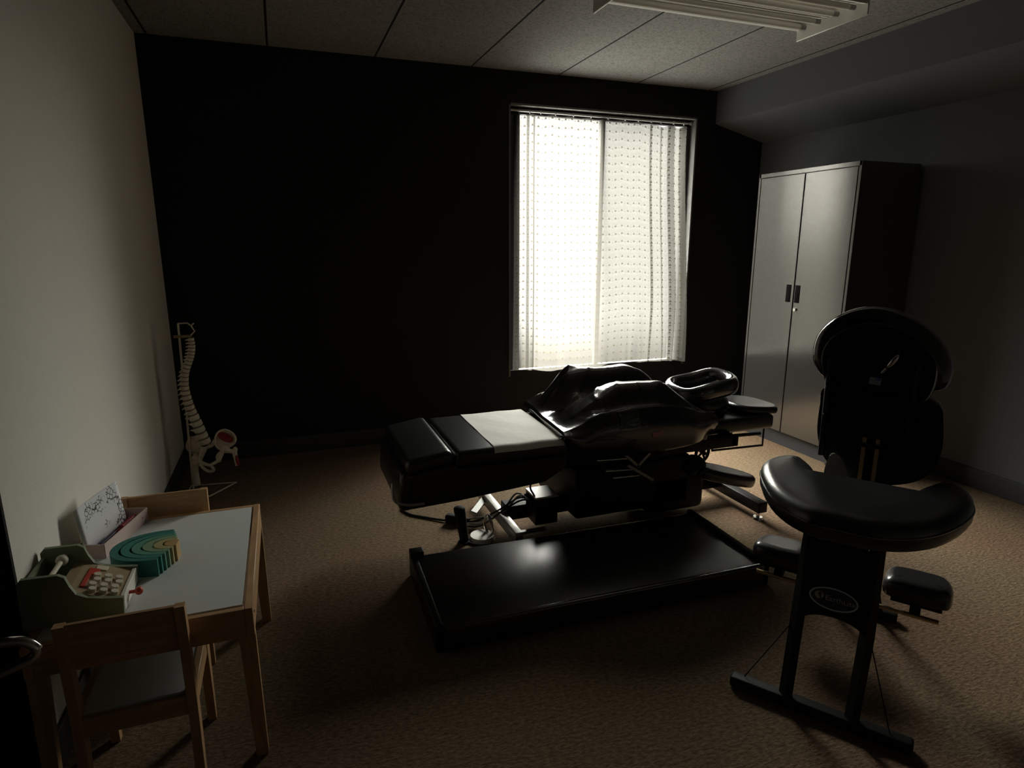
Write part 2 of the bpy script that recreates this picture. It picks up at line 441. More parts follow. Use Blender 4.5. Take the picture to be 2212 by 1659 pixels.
b.box(((WX0 + WX1) / 2, yc, (CEIL + WZ1) / 2), (WX1 - WX0, WD, CEIL - WZ1))
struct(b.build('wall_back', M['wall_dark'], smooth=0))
b = MB(); b.box((LX - 0.06, (AY + BY) / 2, CEIL / 2), (0.12, BY - AY, CEIL)); struct(b.build('wall_left', M['wall_light'], smooth=0))
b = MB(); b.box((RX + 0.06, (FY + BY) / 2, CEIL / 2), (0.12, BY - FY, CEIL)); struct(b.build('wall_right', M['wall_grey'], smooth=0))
b = MB(); b.box(((AX + RX) / 2, FY - 0.06, CEIL / 2), (RX - AX + 0.2, 0.12, CEIL)); struct(b.build('wall_front', M['wall_mid'], smooth=0))
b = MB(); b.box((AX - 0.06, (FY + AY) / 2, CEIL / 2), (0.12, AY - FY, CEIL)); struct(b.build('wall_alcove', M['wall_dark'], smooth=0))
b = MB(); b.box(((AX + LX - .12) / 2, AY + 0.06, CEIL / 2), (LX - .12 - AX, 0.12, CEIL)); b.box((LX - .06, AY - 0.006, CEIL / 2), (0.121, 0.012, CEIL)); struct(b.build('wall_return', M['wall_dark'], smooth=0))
# dropped soffit along the right wall
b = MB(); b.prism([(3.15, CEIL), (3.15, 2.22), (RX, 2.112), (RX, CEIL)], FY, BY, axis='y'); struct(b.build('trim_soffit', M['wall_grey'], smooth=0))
b = MB(); b.box((RX - 0.006, (FY + 2.74) / 2, 0.055), (0.012, 2.74 - FY, 0.11), bev=0.004); struct(b.build('baseboard_right', M['base']))
b = MB(); b.box((LX + 0.006, (AY + BY) / 2, 0.055), (0.012, BY - AY, 0.11), bev=0.004); struct(b.build('baseboard_left', M['base']))
b = MB(); b.box(((LX + RX) / 2, BY - 0.006, 0.055), (RX - LX, 0.012, 0.11), bev=0.004); struct(b.build('baseboard_back', M['base']))
# window: reveal lining, frame, mullion, panes, sill
win = bpy.data.objects.new('window_1', None); COL.objects.link(win); win.location = ((WX0 + WX1) / 2, BY, WZ0); struct(win)
wl = lambda x, y, z: (x - win.location.x, y - BY, z - WZ0)
b = MB(); t = 0.012
for x in (WX0 + t / 2, WX1 - t / 2): b.box(wl(x, BY + WD / 2 - 0.001, (WZ0 + WZ1) / 2), (t, WD, WZ1 - WZ0))
b.box(wl((WX0 + WX1) / 2, BY + WD / 2 - 0.001, WZ1 - t / 2), (WX1 - WX0, WD, t))
b.build('window_reveal', M['reveal'], win, smooth=0)
b = MB(); b.box(wl((WX0 + WX1) / 2, BY + WD / 2 + 0.002, WZ0 + 0.004), (WX1 - WX0 - .03, WD - 0.006, 0.012), bev=0.003); b.build('window_sill', M['base'], win)
b = MB(); b.box(wl((WX0 + WX1) / 2, BY + 0.008, 0.420), (WX1 - WX0 - .002, 0.014, 0.052), bev=0.003); b.build('sill_nosing', M['wall_dark'], win)
b = MB(); fy = BY + 0.082; f = 0.035
for x, fw in ((WX0 + t + 0.045, 0.09), (WX1 - f / 2 - t, f)): b.box(wl(x, fy, (WZ0 + WZ1) / 2), (fw, 0.034, WZ1 - WZ0 - .02))
for z, fh in ((WZ0 + .009, 0.014), (WZ1 - .022 - t, .044)): b.box(wl((WX0 + WX1) / 2, fy, z), (WX1 - WX0 - .03, 0.034, fh))
b.box(wl(2.24, fy, (WZ0 + WZ1) / 2), (0.034, 0.034, WZ1 - WZ0 - .02))
b.build('window_frame', M['base'], win, smooth=0)
for x0, x1 in ((WX0 + .10, 2.224), (2.256, WX1 - .045)):
    b = MB(); b.box(wl((x0 + x1) / 2, fy, (WZ0 + WZ1) / 2 - .013), (x1 - x0, 0.006, WZ1 - WZ0 - 0.06)); b.build('window_pane', M['glass'], win, smooth=0)

b = MB(); b.box(wl((2.265 + WX1 - .045) / 2, fy + 0.02, (WZ0 + WZ1) / 2), (WX1 - .045 - 2.265, 0.002, WZ1 - WZ0 - 0.09)); b.build('insect_screen', M['screen'], win, smooth=0)

# ------------------------------------------------------------------ curtain and rod
RY = BY + 0.055; RZ = 2.222
rod = thing('curtain_rod', 'slim pale metal tension rod across the top of the window opening', 'curtain rod', (2.245, RY, RZ))
MB().cyl((-0.733, 0, 0), (0.733, 0, 0), 0.0085).build('rod_tube', M['steel'], rod)
for s_ in (-1, 1): MB().cyl((0.716 * s_, 0, 0), (0.7345 * s_, 0, 0), 0.014).build('rod_end', M['steel'], rod)

cur = thing('curtain', 'sheer cream curtain with rows of tiny woven triangles, glowing in the window', 'curtain', (2.245, RY, RZ))
CW = 1.62
def cur_pt(u, v):
    # u across the cloth, v from the hem (0) up to the heading (1)
    top = 1 - v
    x_top = -0.685 + 1.365 * u
    x_bot = -0.735 + 1.462 * u
    k = sstep(0, 1, top)
    x = x_top + (x_bot - x_top) * (0.35 * top + 0.65 * k)
    fold = 0.0
    # left pleats
    fold += 0.024 * math.exp(-((u - 0.045) / 0.020) ** 2) - 0.020 * math.exp(-((u - 0.085) / 0.018) ** 2) + 0.020 * math.exp(-((u - 0.118) / 0.012) ** 2)
    # right pleats
    for c, a, s2 in ((0.74, 0.012, 0.03), (0.80, -0.016, 0.02), (0.86, 0.020, 0.022), (0.905, -0.020, 0.02), (0.955, 0.026, 0.022)):
        fold += a * math.exp(-((u - c) / s2) ** 2)
    fold += 0.006 * math.sin(u * 17 + 0.5)
    # hem flutes
    hem = sstep(0.30, 0.0, v)
    fl_ = 0.0
    for c, a, s2 in ((0.05, -0.02, 0.05), (0.26, 0.030, 0.045), (0.36, -0.012, 0.05), (0.55, 0.030, 0.04), (0.66, 0.034, 0.026), (0.71, -0.02, 0.02), (0.79, 0.034, 0.028), (0.85, -0.02, 0.02), (0.94, 0.03, 0.03)):
        fl_ += a * math.exp(-((u - c) / s2) ** 2)
    # hangs clear of the sill: drifts out into the room towards the hem
    y = -0.012 - 0.095 * sstep(0.0, 0.95, top) + fold * (0.55 + 0.45 * top) + hem * fl_
    z_top = -0.018 - 0.010 * (0.5 - 0.5 * math.cos(u * 2 * math.pi * 10)) - (0.012 * sstep(0.72, 0.80, u) if u > 0.7 else 0)
    z_bot = -1.778 + 0.012 * math.sin(u * 9 + 2.0) + 0.006 * math.sin(u * 23)
    return Vector((x, y, z_bot + (z_top - z_bot) * v))
b = MB(); b.grid(cur_pt, 220, 60, uv=lambda u, v: (u * CW, v * 1.73))
cloth = b.build('cloth', M['curtain'], cur, smooth=180)
# doubled-over cloth where the pleats lie flat
for ua, ub in ((0.0, 0.022), (0.066, 0.078), (0.100, 0.112), (0.775, 0.787), (0.845, 0.856), (0.885, 0.93), (0.965, 1.0)):
    b = MB(); b.grid(lambda u, v, ua=ua, ub=ub: cur_pt(ua + (ub - ua) * u, v) + Vector((0.002 * math.sin(v * 5), 0.005, 0.001)), 6, 60, uv=lambda u, v, ua=ua, ub=ub: ((ua + (ub - ua) * u) * CW, v * 1.73 + 0.02))
    b.build('pleat', M['curtain'], cur, smooth=180)
for i in range(13):
    u = [0.02, 0.08, 0.14, 0.22, 0.32, 0.42, 0.52, 0.62, 0.70, 0.78, 0.84, 0.92, 0.985][i]
    p = cur_pt(u, 1.0)
    pts = [(p.x, 0.0135 * math.cos(a), 0.0135 * math.sin(a) - 0.001) for a in [2 * math.pi * k / 14 for k in range(14)]]
    r_ = MB(); r_.tube(pts, 0.0016, 6, closed=True)
    r_.tube([(p.x, -0.0115, -0.009), (p.x + .002, -0.012, -0.018), (p.x, p.y, p.z - 0.004)], 0.0014, 6)
    r_.build('curtain_ring', M['steel'], cur)

# ------------------------------------------------------------------ metal cabinet
cb = thing('metal_cabinet', 'tall light grey two-door metal cabinet against the right wall by the window', 'cabinet', (3.098, 3.165, 0))
cbx = 0.46
b = MB()
b.box((cbx / 2 + 0.014, 0, 0.945), (cbx - 0.028, 0.806, 1.69))
for s_ in (-1, 1): b.box((cbx / 2, 0.397 * s_, 0.9), (cbx, 0.016, 1.8))
b.box((cbx / 2, 0, 1.788), (cbx, 0.806, 0.024)); b.build('cabinet_body', M['cabinet'], cb, smooth=0)
b = MB(); b.box((cbx / 2 + 0.012, 0, 0.048), (cbx - 0.03, 0.77, 0.095)); b.build('plinth', M['base'], cb, smooth=0)
for s_ in (-1, 1):
    b = MB(); b.box((0.008, 0.1935 * s_, 0.936), (0.016, 0.379, 1.672), bev=0.002, seg=1)
    d = b.build('door', M['cabinet'], cb, smooth=0)
    h = MB(); yy = 0.045 if s_ > 0 else -0.030
    h.box((-0.0005, yy, 1.030), (0.004, 0.040, 0.112), bev=0.0015, seg=2); h.build('handle', M['cabdark'], d, label='black recessed door pull')
k = MB(); k.cyl((0.002, -0.026, 0.930), (-0.010, -0.026, 0.930), 0.0105); k.build('lock', M['chrome'], cb, label='small round chrome lock')

# ------------------------------------------------------------------ ceiling light
lf = thing('ceiling_light', 'white surface-mounted fluorescent ceiling light with end plates, switched off', 'ceiling light', (1.908, 2.46, CEIL))
L2 = 0.553
b = MB(); b.box((0, 0, -0.03), (2 * L2, 0.40, 0.055)); b.build('housing', M['white'], lf, smooth=0)
# two reflector troughs and the outer lips
def refl(y0):
    prof = [(y0 - 0.094, -0.090), (y0 - 0.060, -0.080), (y0 - 0.020, -0.078), (y0, -0.068), (y0 + 0.03, -0.066), (y0 + 0.06, -0.058), (y0 + 0.094, -0.057), (y0 + 0.094, -0.052), (y0 - 0.094, -0.052)]
    m_ = MB(); m_.prism(prof, -L2 + 0.004, L2 - 0.004, axis='x'); return m_
for y0 in (-0.096, 0.096): refl(y0).build('reflector', M['white'], lf, smooth=50)
for s_ in (-1, 1):
    m_ = MB(); m_.box((0, 0.194 * s_, -0.075), (2 * L2, 0.006, 0.034)); m_.box((0, 0.187 * s_, -0.0905), (2 * L2 - .01, 0.028, 0.004), rot=(R(14), 0, 0)); m_.build('lip', M['white'], lf, smooth=0)
    m_ = MB(); m_.box((L2 * s_ + 0.004 * s_, 0, -0.070), (0.008, 0.405, 0.135), bev=0.002, seg=1); m_.build('end_plate', M['white'], lf)
for y0 in (-0.140, -0.052, 0.052, 0.140):
    m_ = MB(); m_.cyl((-L2 + 0.045, y0, -0.094), (L2 - 0.045, y0, -0.094), 0.0125); tb = m_.build('tube', M['lampglass'], lf)
    for s_ in (-1, 1):
        q = MB(); q.cyl((s_ * (L2 - 0.045), y0, -0.094), (s_ * (L2 - 0.012), y0, -0.094), 0.0115); q.build('socket', M['grey'], tb)

# ------------------------------------------------------------------ low platform
pf = thing('low_platform', 'wide low black platform with raised rims lying on the carpet before the treatment table', 'platform', (1.085, 2.065, 0), R(-1.5))
b = MB(); b.box((0, 0, 0.042), (1.36, 0.535, 0.084), bev=0.010); b.build('platform_body', M['vinyl'], pf)
for x in (-0.668, 0.668):
    b = MB(); b.box((x, 0, 0.0505), (0.028, 0.54, 0.101), bev=0.007); b.build('end_rim', M['blackmetal'], pf)
b = MB(); b.box((0, -0.262, 0.0485), (1.31, 0.024, 0.095), bev=0.009); b.build('front_rim', M['leather'], pf)
b = MB(); b.box((-0.655, 0.245, 0.105), (0.055, 0.05, 0.03), bev=0.005); b.build('corner_block', M['blackmetal'], pf)

# ------------------------------------------------------------------ chiropractic table
TX, TY = 1.40, 2.57
ct = thing('treatment_table', 'long black sectioned chiropractic treatment table under the window', 'treatment table', (TX, TY, 0))
T = lambda x, y, z: (x - TX, y - TY, z)
# base
for x, ya, yb in ((0.905, 2.37, 2.97), (2.155, 2.26, 2.92)):
    b = MB(); b.box(T(x, (ya + yb) / 2, 0.07), (0.038 if x < 1 else 0.055, yb - ya, 0.055), bev=0.004); fb = b.build('foot_bar', M['steel'] if x < 1 else M['blackmetal'], ct)
    for y in (ya + .03, yb - .03):
        q = MB(); q.cyl(T(x, y, 0.0), T(x, y, 0.012), 0.026, 0.022); q.cyl(T(x, y, 0.01), T(x, y, 0.05), 0.009); q.build('levelling_foot', M['chrome'], fb)
b = MB(); b.box(T(1.53, 2.62, 0.095), (1.22, 0.09, 0.07), bev=0.005); b.build('base_beam', M['blackmetal'], ct)
b = MB(); b.box(T(1.50, 2.62, 0.225), (0.62, 0.46, 0.25), bev=0.02)
b.box(T(1.74, 2.60, 0.16), (0.32, 0.42, 0.20), bev=0.03); b.build('pedestal_housing', M['blackmetal'], ct)
# top frame
b = MB()
for y in (2.36, 2.78): b.box(T(1.38, y, 0.405), (1.30, 0.04, 0.05), bev=0.004)
for x in (0.72, 1.12, 1.58, 2.02): b.box(T(x, 2.57, 0.405), (0.04, 0.46, 0.05), bev=0.004)
b.build('top_frame', M['blackmetal'], ct)
# linkage and rails under the pelvic section
for (x0, z0), (x1, z1) in (((1.265, .398), (1.42, .390)), ((1.31, .342), (1.46, .332)), ((1.35, .303), (1.49, .299))):
    b = MB(); b.cyl(T(x0, 2.345, z0), T(x1, 2.345, z1), 0.0065); b.build('rail', M['chrome'], ct)
for (x0, z0), (x1, z1) in (((1.39, .425), (1.48, .345)), ((1.535, .408), (1.47, .347)), ((1.42, .36), (1.56, .27))):
    b = MB(); b.box(T((x0 + x1) / 2, 2.335, (z0 + z1) / 2), (math.hypot(x1 - x0, z1 - z0), 0.008, 0.012), rot=(0, -math.atan2(z1 - z0, x1 - x0), 0)); b.build('link_arm', M['steel'], ct)
b = MB(); b.box(T(1.30, 2.44, 0.425), (0.11, 0.10, 0.006)); b.build('bracket_plate', M['steel'], ct)
# leg section: side panel, cushion, strap line
b = MB(); b.prism([(0.385, 0.305), (0.385, 0.465), (1.105, 0.475), (1.105, 0.40), (1.0, 0.345), (0.62, 0.315)], 2.315, 2.825, axis='y', origin=(-TX, -TY, 0)); b.build('leg_section_body', M['vinyl'], ct, smooth=0)
b = MB(); b.box(T(0.853, 2.57, 0.490), (0.500, 0.545, 0.082), bev=0.026, seg=5); b.build('leg_cushion', M['vinyl'], ct)
# foot section: tilted ankle cushion and padded end
b = MB(); b.box(T(0.500, 2.57, 0.492), (0.195, 0.545, 0.072), rot=(0, R(-9), 0), bev=0.026, seg=5); b.build('foot_cushion', M['vinyl'], ct)
b = MB(); b.box(T(0.405, 2.57, 0.385), (0.06, 0.53, 0.17), rot=(0, R(4), 0), bev=0.025, seg=4); b.build('foot_end_pad', M['vinyl'], ct)
b = MB(); b.tube([T(0.352, 2.33, 0.42), T(0.352, 2.305, 0.36), T(0.40, 2.30, 0.335), T(0.47, 2.30, 0.33)], 0.006, smooth=6); b.build('foot_rail', M['steel'], ct)
# pelvic and chest section: two padded ridges with a trough, loose leatherette cover
def hump(x, y):
    ex = sstep(1.06, 1.32, x) * sstep(1.90, 1.58, x)
    e2 = sstep(1.10, 1.42, x) * sstep(1.88, 1.62, x)
    n = 2.425 + 0.02 * math.sin(x * 5)
    near = math.exp(-((y - n) / 0.070) ** 4)
    far = math.exp(-((y - 2.715) / 0.066) ** 4)
    z = 0.560 + 0.075 * ex
    z += near * (0.012 * ex + 0.076 * e2) + far * (0.030 * ex + 0.082 * sstep(1.12, 1.30, x) * sstep(1.90, 1.66, x))
    trough = math.exp(-((y - 2.575) / 0.055) ** 2)
    z -= trough * 0.035 * ex
    # gathers in the loose cover
    wr = math.sin(23 * x + 31 * y + 2.5 * math.sin(9 * y)) * math.exp(-((x - 1.22) / 0.14) ** 2) + 0.7 * math.sin(41 * x - 19 * y) * math.exp(-((x - 1.12) / 0.10) ** 2)
    wr += 0.8 * math.sin(27 * x - 36 * y + 1.0) * math.exp(-((x - 1.72) / 0.12) ** 2)
    wr += 1.3 * (1 - abs(math.sin(17 * x + 26 * y + 3 * math.sin(7 * x)))) ** 3 * math.exp(-((x - 1.24) / 0.13) ** 2)
    wr += 0.9 * (1 - abs(math.sin(29 * x - 17 * y + 4 * math.sin(11 * y)))) ** 4 * math.exp(-((x - 1.30) / 0.16) ** 2)
    z += 0.0095 * wr * ex + 0.003 * math.sin(14 * x + 8 * y)
    # long crease along the outer shoulder of the near ridge
    z -= 0.010 * math.exp(-((y - (2.345 + 0.25 * max(0, 1.30 - x))) / 0.012) ** 2) * ex
    return z
def hump_pt(u, v):
    # v: 0 near hem .. 1 far hem ; u along the table
    x0_ = 1.055 + 0.06 * v; x = x0_ + (1.895 - x0_) * u
    narrow = 0.05 * sstep(0.80, 1.0, u)
    ya, yb = 2.285 + narrow, 2.855 - narrow
    hemz = 0.455 - 0.03 * math.sin(u * math.pi) + 0.09 * sstep(0.12, 0.0, u) + 0.03 * sstep(0.85, 1.0, u)
    if v < 0.22:
        k = v / 0.22; y = ya - 0.012 * math.sin(k * math.pi) ; zt = hump(x, ya + 0.01)
        zz = hemz + (zt - hemz) * k; y = ya + 0.02 * sstep(0.6, 1.0, k) - 0.012 * math.sin(k * math.pi)
    elif v > 0.86:
        k = (1 - v) / 0.14; zt = hump(x, yb - 0.01); zz = hemz + (zt - hemz) * k; y = yb - 0.02 * sstep(0.6, 1.0, k)
    else:
        k = (v - 0.22) / 0.64; y = ya + 0.02 + (yb - ya - 0.04) * k; zz = hump(x, y)
    y2 = y
    if u < 0.004: zz = min(zz, 0.54)
    return Vector(T(x, y2, zz))
b = MB(); b.grid(hump_pt, 110, 100); hc = b.build('padded_cover', M['leather'], ct, smooth=180)
md = hc.modifiers.new('thickness', 'SOLIDIFY'); md.thickness = 0.012; md.offset = -1
b = MB(); b.box(T(1.43, 2.57, 0.475), (0.84, 0.50, 0.09), bev=0.02); b.build('chest_cushion_base', M['vinyl'], ct)
b = MB(); b.box(T(1.528, 2.2715, 0.517), (0.052, 0.004, 0.024), rot=(0, R(-9), 0), bev=0.001, seg=1); b.build('maker_tag', M['tagpink'], ct, label='small faded pink tag')
# head section
b = MB(); b.box(T(2.07, 2.58, 0.462), (0.48, 0.36, 0.075), bev=0.02); b.build('head_base', M['vinyl'], ct)
b = MB(); b.pad(outline([(-0.13, -0.13), (0.05, -0.15), (0.13, -0.08), (0.14, 0.02), (0.12, 0.10), (0.04, 0.15), (-0.13, 0.13), (-0.15, 0.0)]), 0, 0.035, 0.02, rot=(0, R(6), 0), origin=T(2.275, 2.58, 0.497)); b.build('head_pad', M['vinyl'], ct)
ring = [T(1.985 + 0.148 * math.copysign(abs(math.cos(a)) ** 0.75, math.cos(a)), 2.585 + 0.128 * math.copysign(abs(math.sin(a)) ** 0.8, math.sin(a)), 0.634 + 0.026 * math.cos(a) + 0.006 * math.sin(3 * a)) for a in [2 * math.pi * k / 40 for k in range(40)]]
b = MB(); b.tube(ring, 0.036, 14, closed=True, flat=(0.85, 1.25)); b.build('face_ring', M['leather'], ct)
b = MB(); b.ell(T(1.985, 2.585, 0.55), (0.15, 0.125, 0.07)); b.build('face_ring_base', M['vinyl'], ct)
b = MB(); b.tube([T(2.03, 2.52, 0.43), T(2.03, 2.52, 0.300), T(2.365, 2.53, 0.288), T(2.365, 2.53, 0.43)], 0.0065, 8); b.build('head_handle', M['blackmetal'], ct)
b = MB(); b.tube([T(1.86, 2.55, 0.365), T(2.37, 2.56, 0.345)], 0.010, 8); b.box(T(2.0, 2.55, 0.40), (0.28, 0.10, 0.07), bev=0.01); b.build('head_slide', M['blackmetal'], ct)
# spoked hand wheel
hw = MB(); cx, cy, cz = T(1.955, 2.50, 0.305)
hw.tube([(cx + 0.047 * math.cos(a), cy + 0.012 * math.cos(a), cz + 0.047 * math.sin(a)) for a in [2 * math.pi * k / 24 for k in range(24)]], 0.0085, 8, closed=True)
for k in range(4):
    a = k * math.pi / 2 + 0.5; hw.cyl((cx, cy, cz), (cx + 0.047 * math.cos(a), cy + 0.012 * math.cos(a), cz + 0.047 * math.sin(a)), 0.006, seg=8)
hw.cyl((cx, cy - 0.02, cz), (cx, cy + 0.12, cz + 0.02), 0.011); hw.build('hand_wheel', M['blackmetal'], ct)
b = MB(); b.tube([T(1.84, 2.46, 0.30), T(1.915, 2.45, 0.255), T(1.93, 2.45, 0.235)], 0.005, 8); b.build('lever', M['chrome'], ct)
# padded arm rest and its support
b = MB(); b.pad(outline([(-0.17, -0.06), (0.0, -0.075), (0.14, -0.05), (0.185, 0.0), (0.14, 0.05), (0.0, 0.075), (-0.17, 0.06), (-0.19, 0)]), 0, 0.055, 0.025, rot=(R(6), R(17), 0), origin=T(2.01, 2.39, 0.190)); b.build('arm_rest', M['vinyl'], ct)
b = MB(); b.tube([T(1.70, 2.45, 0.36), T(1.82, 2.41, 0.30), T(1.92, 2.40, 0.225)], 0.022, 10, smooth=5); b.ell(T(1.83, 2.41, 0.285), (0.07, 0.06, 0.05)); b.build('arm_support', M['blackmetal'], ct)
# electrics at the foot end
b = MB(); b.box(T(1.085, 2.545, 0.125), (0.112, 0.127, 0.13), bev=0.003); cbx_ = b.build('control_box', M['blackmetal'], ct)
b = MB(); b.box(T(1.085, 2.545, 0.1945), (0.118, 0.133, 0.009), bev=0.002, seg=1); b.build('box_lit_top', M['white'], cbx_, label='white control box top, painted as lit')  # one pale box: lit top put into white, shaded sides into black
b = MB(); b.box(T(1.021, 2.545, 0.165), (0.014, 0.10, 0.03), bev=0.003); b.build('terminal_strip', M['rubber'], cbx_)
for k, (y, z, zz) in enumerate(((2.52, .175, .10), (2.54, .165, .075), (2.56, .17, .09), (2.58, .16, .06))):
    b = MB(); b.tube([T(1.02, y, z), T(0.97, y + .01, z + .025 * (k % 2)), T(0.90, y + .05, zz + 0.02), T(0.80, 2.62 + .03 * k, 0.035), T(0.72, 2.70 + .02 * k, 0.018)], 0.0045, 8, smooth=7); b.build('cable', M['grey'] if k % 2 else M['rubber'], ct)
b = MB(); b.tube([T(1.03, 2.50, 0.20), T(1.00, 2.48, 0.26), T(1.03, 2.48, 0.30), T(1.08, 2.48, 0.31)], 0.0045, 8, smooth=7); b.build('cable', M['grey'], ct)
b = MB(); b.box(T(0.86, 2.79, 0.075), (0.03, 0.24, 0.006), rot=(0, R(15), R(-35))); b.build('bracket_bar', M['grey'], ct)
b = MB(); b.box(T(0.99, 2.45, 0.055), (0.15, 0.022, 0.012)); b.build('bracket_bar', M['steel'], ct)

# power lead with its plug, foot switch beside the base
pc = MB(); pc.tube([T(0.73, 2.755, 0.012), T(0.66, 2.80, 0.008), T(0.58, 2.87, 0.006), T(0.52, 2.93, 0.006), T(0.50, 3.02, 0.006), T(0.58, 3.12, 0.006)], 0.006, 8, smooth=8)
cd = pc.build('power_cord', M['rubber'], ct)
b = MB(); b.box(T(0.705, 2.76, 0.026), (0.075, 0.045, 0.045), rot=(0, 0, R(-38)), bev=0.012); b.cyl(T(0.73, 2.74, 0.026), T(0.775, 2.71, 0.026), 0.012); b.build('plug', M['rubber'], cd)
fs = thing('foot_switch', 'white round foot switch with a black upright grip on the carpet by the table base', 'foot switch', (0.79, 2.555, 0))
b = MB(); b.cyl((0, 0, 0.0), (0, 0, 0.022), 0.062, 0.055, 28); b.build('switch_disc', M['white'], fs, label='white round switch disc')
b = MB(); b.cyl((-0.085, 0.0, 0.0), (-0.085, 0.0, 0.008), 0.03); b.cyl((-0.085, 0.0, 0.005), (-0.098, 0.035, 0.15), 0.021, 0.027); b.ell((-0.098, 0.035, 0.152), (0.027, 0.027, 0.012)); b.build('grip', M['rubber'], fs)
b = MB(); b.tube([(-0.085, 0, 0.006), (-0.05, -0.055, 0.006), (0.0, -0.075, 0.006), (0.035, -0.05, 0.012)], 0.005, 8, smooth=6); b.build('switch_cord', M['rubber'], fs)
b = MB(); b.tube([(0.03, 0.015, 0.02), (0.022, 0.03, 0.07), (0.04, 0.02, 0.10), (0.055, 0.0, 0.03)], 0.008, 8, smooth=6); b.build('pedal_bracket', M['chrome'], fs)

# paper sheet on the leg cushion
def sheet_pt(u, v):
    x = 0.768 + 0.315 * u; y = 2.293 + 0.553 * v
    z = 0.5345 + 0.0012 * math.sin(31 * x + 9 * y) * math.sin(17 * y) + 0.002 * max(0, v - 0.8) * math.sin(60 * x)
    e = min(y - 2.296, 2.844 - y)
    if e < 0.03: z -= 0.026 * (1 - math.sqrt(max(0, 1 - (1 - max(0, e) / 0.03) ** 2)))
    ex = 1.103 - x
    if ex < 0.028: z -= 0.026 * (1 - math.sqrt(max(0, 1 - (1 - max(0, ex) / 0.028) ** 2)))
    return Vector((x - 0.93, y - 2.57, z - 0.533))
b = MB(); b.grid(sheet_pt, 40, 60); ps = b.build('paper_sheet', M['paper'], smooth=180); ps.location = (0.93, 2.57, 0.533)
tag(ps, 'white paper sheet spread over the leg cushion of the treatment table', 'paper sheet')

# ------------------------------------------------------------------ massage chair (local x = across, y = forward)
mc = thing('massage_chair', 'black folding massage chair with a curved seat and oval blue badge', 'massage chair', (1.37, 1.157, 0), R(-55))
b = MB(); b.box((0, 0, 0.020), (0.485, 0.042, 0.034), bev=0.008); b.build('rear_foot', M['blackmetal'], mc)
for s_ in (-1, 1):
    b = MB(); b.tube([(0.088 * s_ + 0.004, 0, 0.03), (0.088 * s_ + 0.012, 0.005, 0.30), (0.082 * s_ + 0.014, 0.03, 0.60)], 0.021, 4, flat=(1.0, 0.9)); b.build('rear_leg', M['blackmetal'], mc)
# badge plate with arched lower edge
pl_ = [(-0.075, 0.545), (0.105, 0.545), (0.105, 0.285)] + [(0.015 + 0.085 * math.cos(a), 0.285 + 0.045 * math.sin(a)) for a in [math.pi * k / 12 for k in range(13)]] + [(-0.075, 0.285)]
b = MB(); b.prism(pl_, -0.004, 0.010, axis='y'); b.build('badge_plate', M['blackmetal'], mc, smooth=0)
BC = (0.010, -0.006, 0.386); tilt = R(3)
def ell_poly(a_, b_, n=40): return [(a_ * math.cos(2 * math.pi * k / n), b_ * math.sin(2 * math.pi * k / n)) for k in range(n)]
b = MB(); b.prism(ell_poly(0.0610, 0.0335), -0.001, 0.003, axis='y', origin=BC, rot=(0, tilt, 0)); bd = b.build('badge', M['navy'], mc, label='oval navy badge with pale rim')
b = MB(); b.tube([(BC[0] + 0.0595 * math.cos(a), BC[1] - 0.001, BC[2] + 0.032 * math.sin(a)) for a in [2 * math.pi * k / 44 for k in range(44)]], 0.0022, 8, closed=True); b.build('badge_rim', M['badgerim'], bd)
b = MB(); b.cyl((BC[0] - 0.036, BC[1] - 0.0012, BC[2] + 0.004), (BC[0] - 0.036, BC[1] - 0.0028, BC[2] + 0.004), 0.0115, seg=24); b.build('badge_globe', M['disc'], bd)
b = MB(); b.ell((BC[0] - 0.034, BC[1] - 0.003, BC[2] + 0.0095), (0.004, 0.0006, 0.004)); b.prism([(-0.006, 0.003), (0.002, 0.005), (0.0045, -0.0115), (0.001, -0.011), (-0.001, -0.003)], -0.0005, 0.0005, axis='y', origin=(BC[0] - 0.034, BC[1] - 0.0031, BC[2] + 0.004)); b.build('badge_figure', M['ink'], bd)
tx = bpy.data.curves.new('badge_text', 'FONT'); tx.body = 'EarthLite'; tx.size = 0.021; tx.extrude = 0.0004; tx.align_x = 'LEFT'
tmp_o = bpy.data.objects.new('badge_text', tx); COL.objects.link(tmp_o)
tme = bpy.data.meshes.new_from_object(tmp_o.evaluated_get(bpy.context.evaluated_depsgraph_get()))
bpy.data.objects.remove(tmp_o)
to = bpy.data.objects.new('badge_lettering', tme); COL.objects.link(to); to.parent = bd
to.location = (BC[0] - 0.021, BC[1] - 0.0022, BC[2] - 0.006); to.rotation_euler = (R(90), 0, 0)
tme.materials.clear(); tme.materials.append(M['badgeletter'])
# seat: kidney shaped saddle
so = outline([(-0.262, 0.235), (-0.232, 0.365), (-0.175, 0.400), (-0.125, 0.345), (-0.065, 0.215), (0.02, 0.155), (0.11, 0.20), (0.175, 0.345), (0.23, 0.405), (0.285, 0.355), (0.295, 0.215), (0.225, 0.045), (0.10, -0.045), (0.015, -0.052), (-0.08, -0.045), (-0.19, 0.055)], 6)
def seat_z(x, y): return 0.018 * sstep(0.12, 0.30, abs(x - 0.015)) - 0.01
b = MB(); b.pad(so, 0.578, 0.660, 0.036, crown=0.006, zfn=seat_z, rb=0.02); st = b.build('seat', M['vinyl'], mc)
b = MB(); b.tube([(x, y, 0.622 + seat_z(x, y)) for x, y in so], 0.0028, 6, closed=True); b.build('seat_piping', M['leather'], st)
b = MB(); b.box((0.012, 0.14, 0.565), (0.20, 0.26, 0.02), bev=0.003); b.build('seat_board', M['blackmetal'], mc)
for x in (-0.03, 0.05):
    b = MB(); b.cyl((x, 0.10, 0.50), (x, 0.10, 0.57), 0.009); b.build('seat_post', M['chrome'], mc)
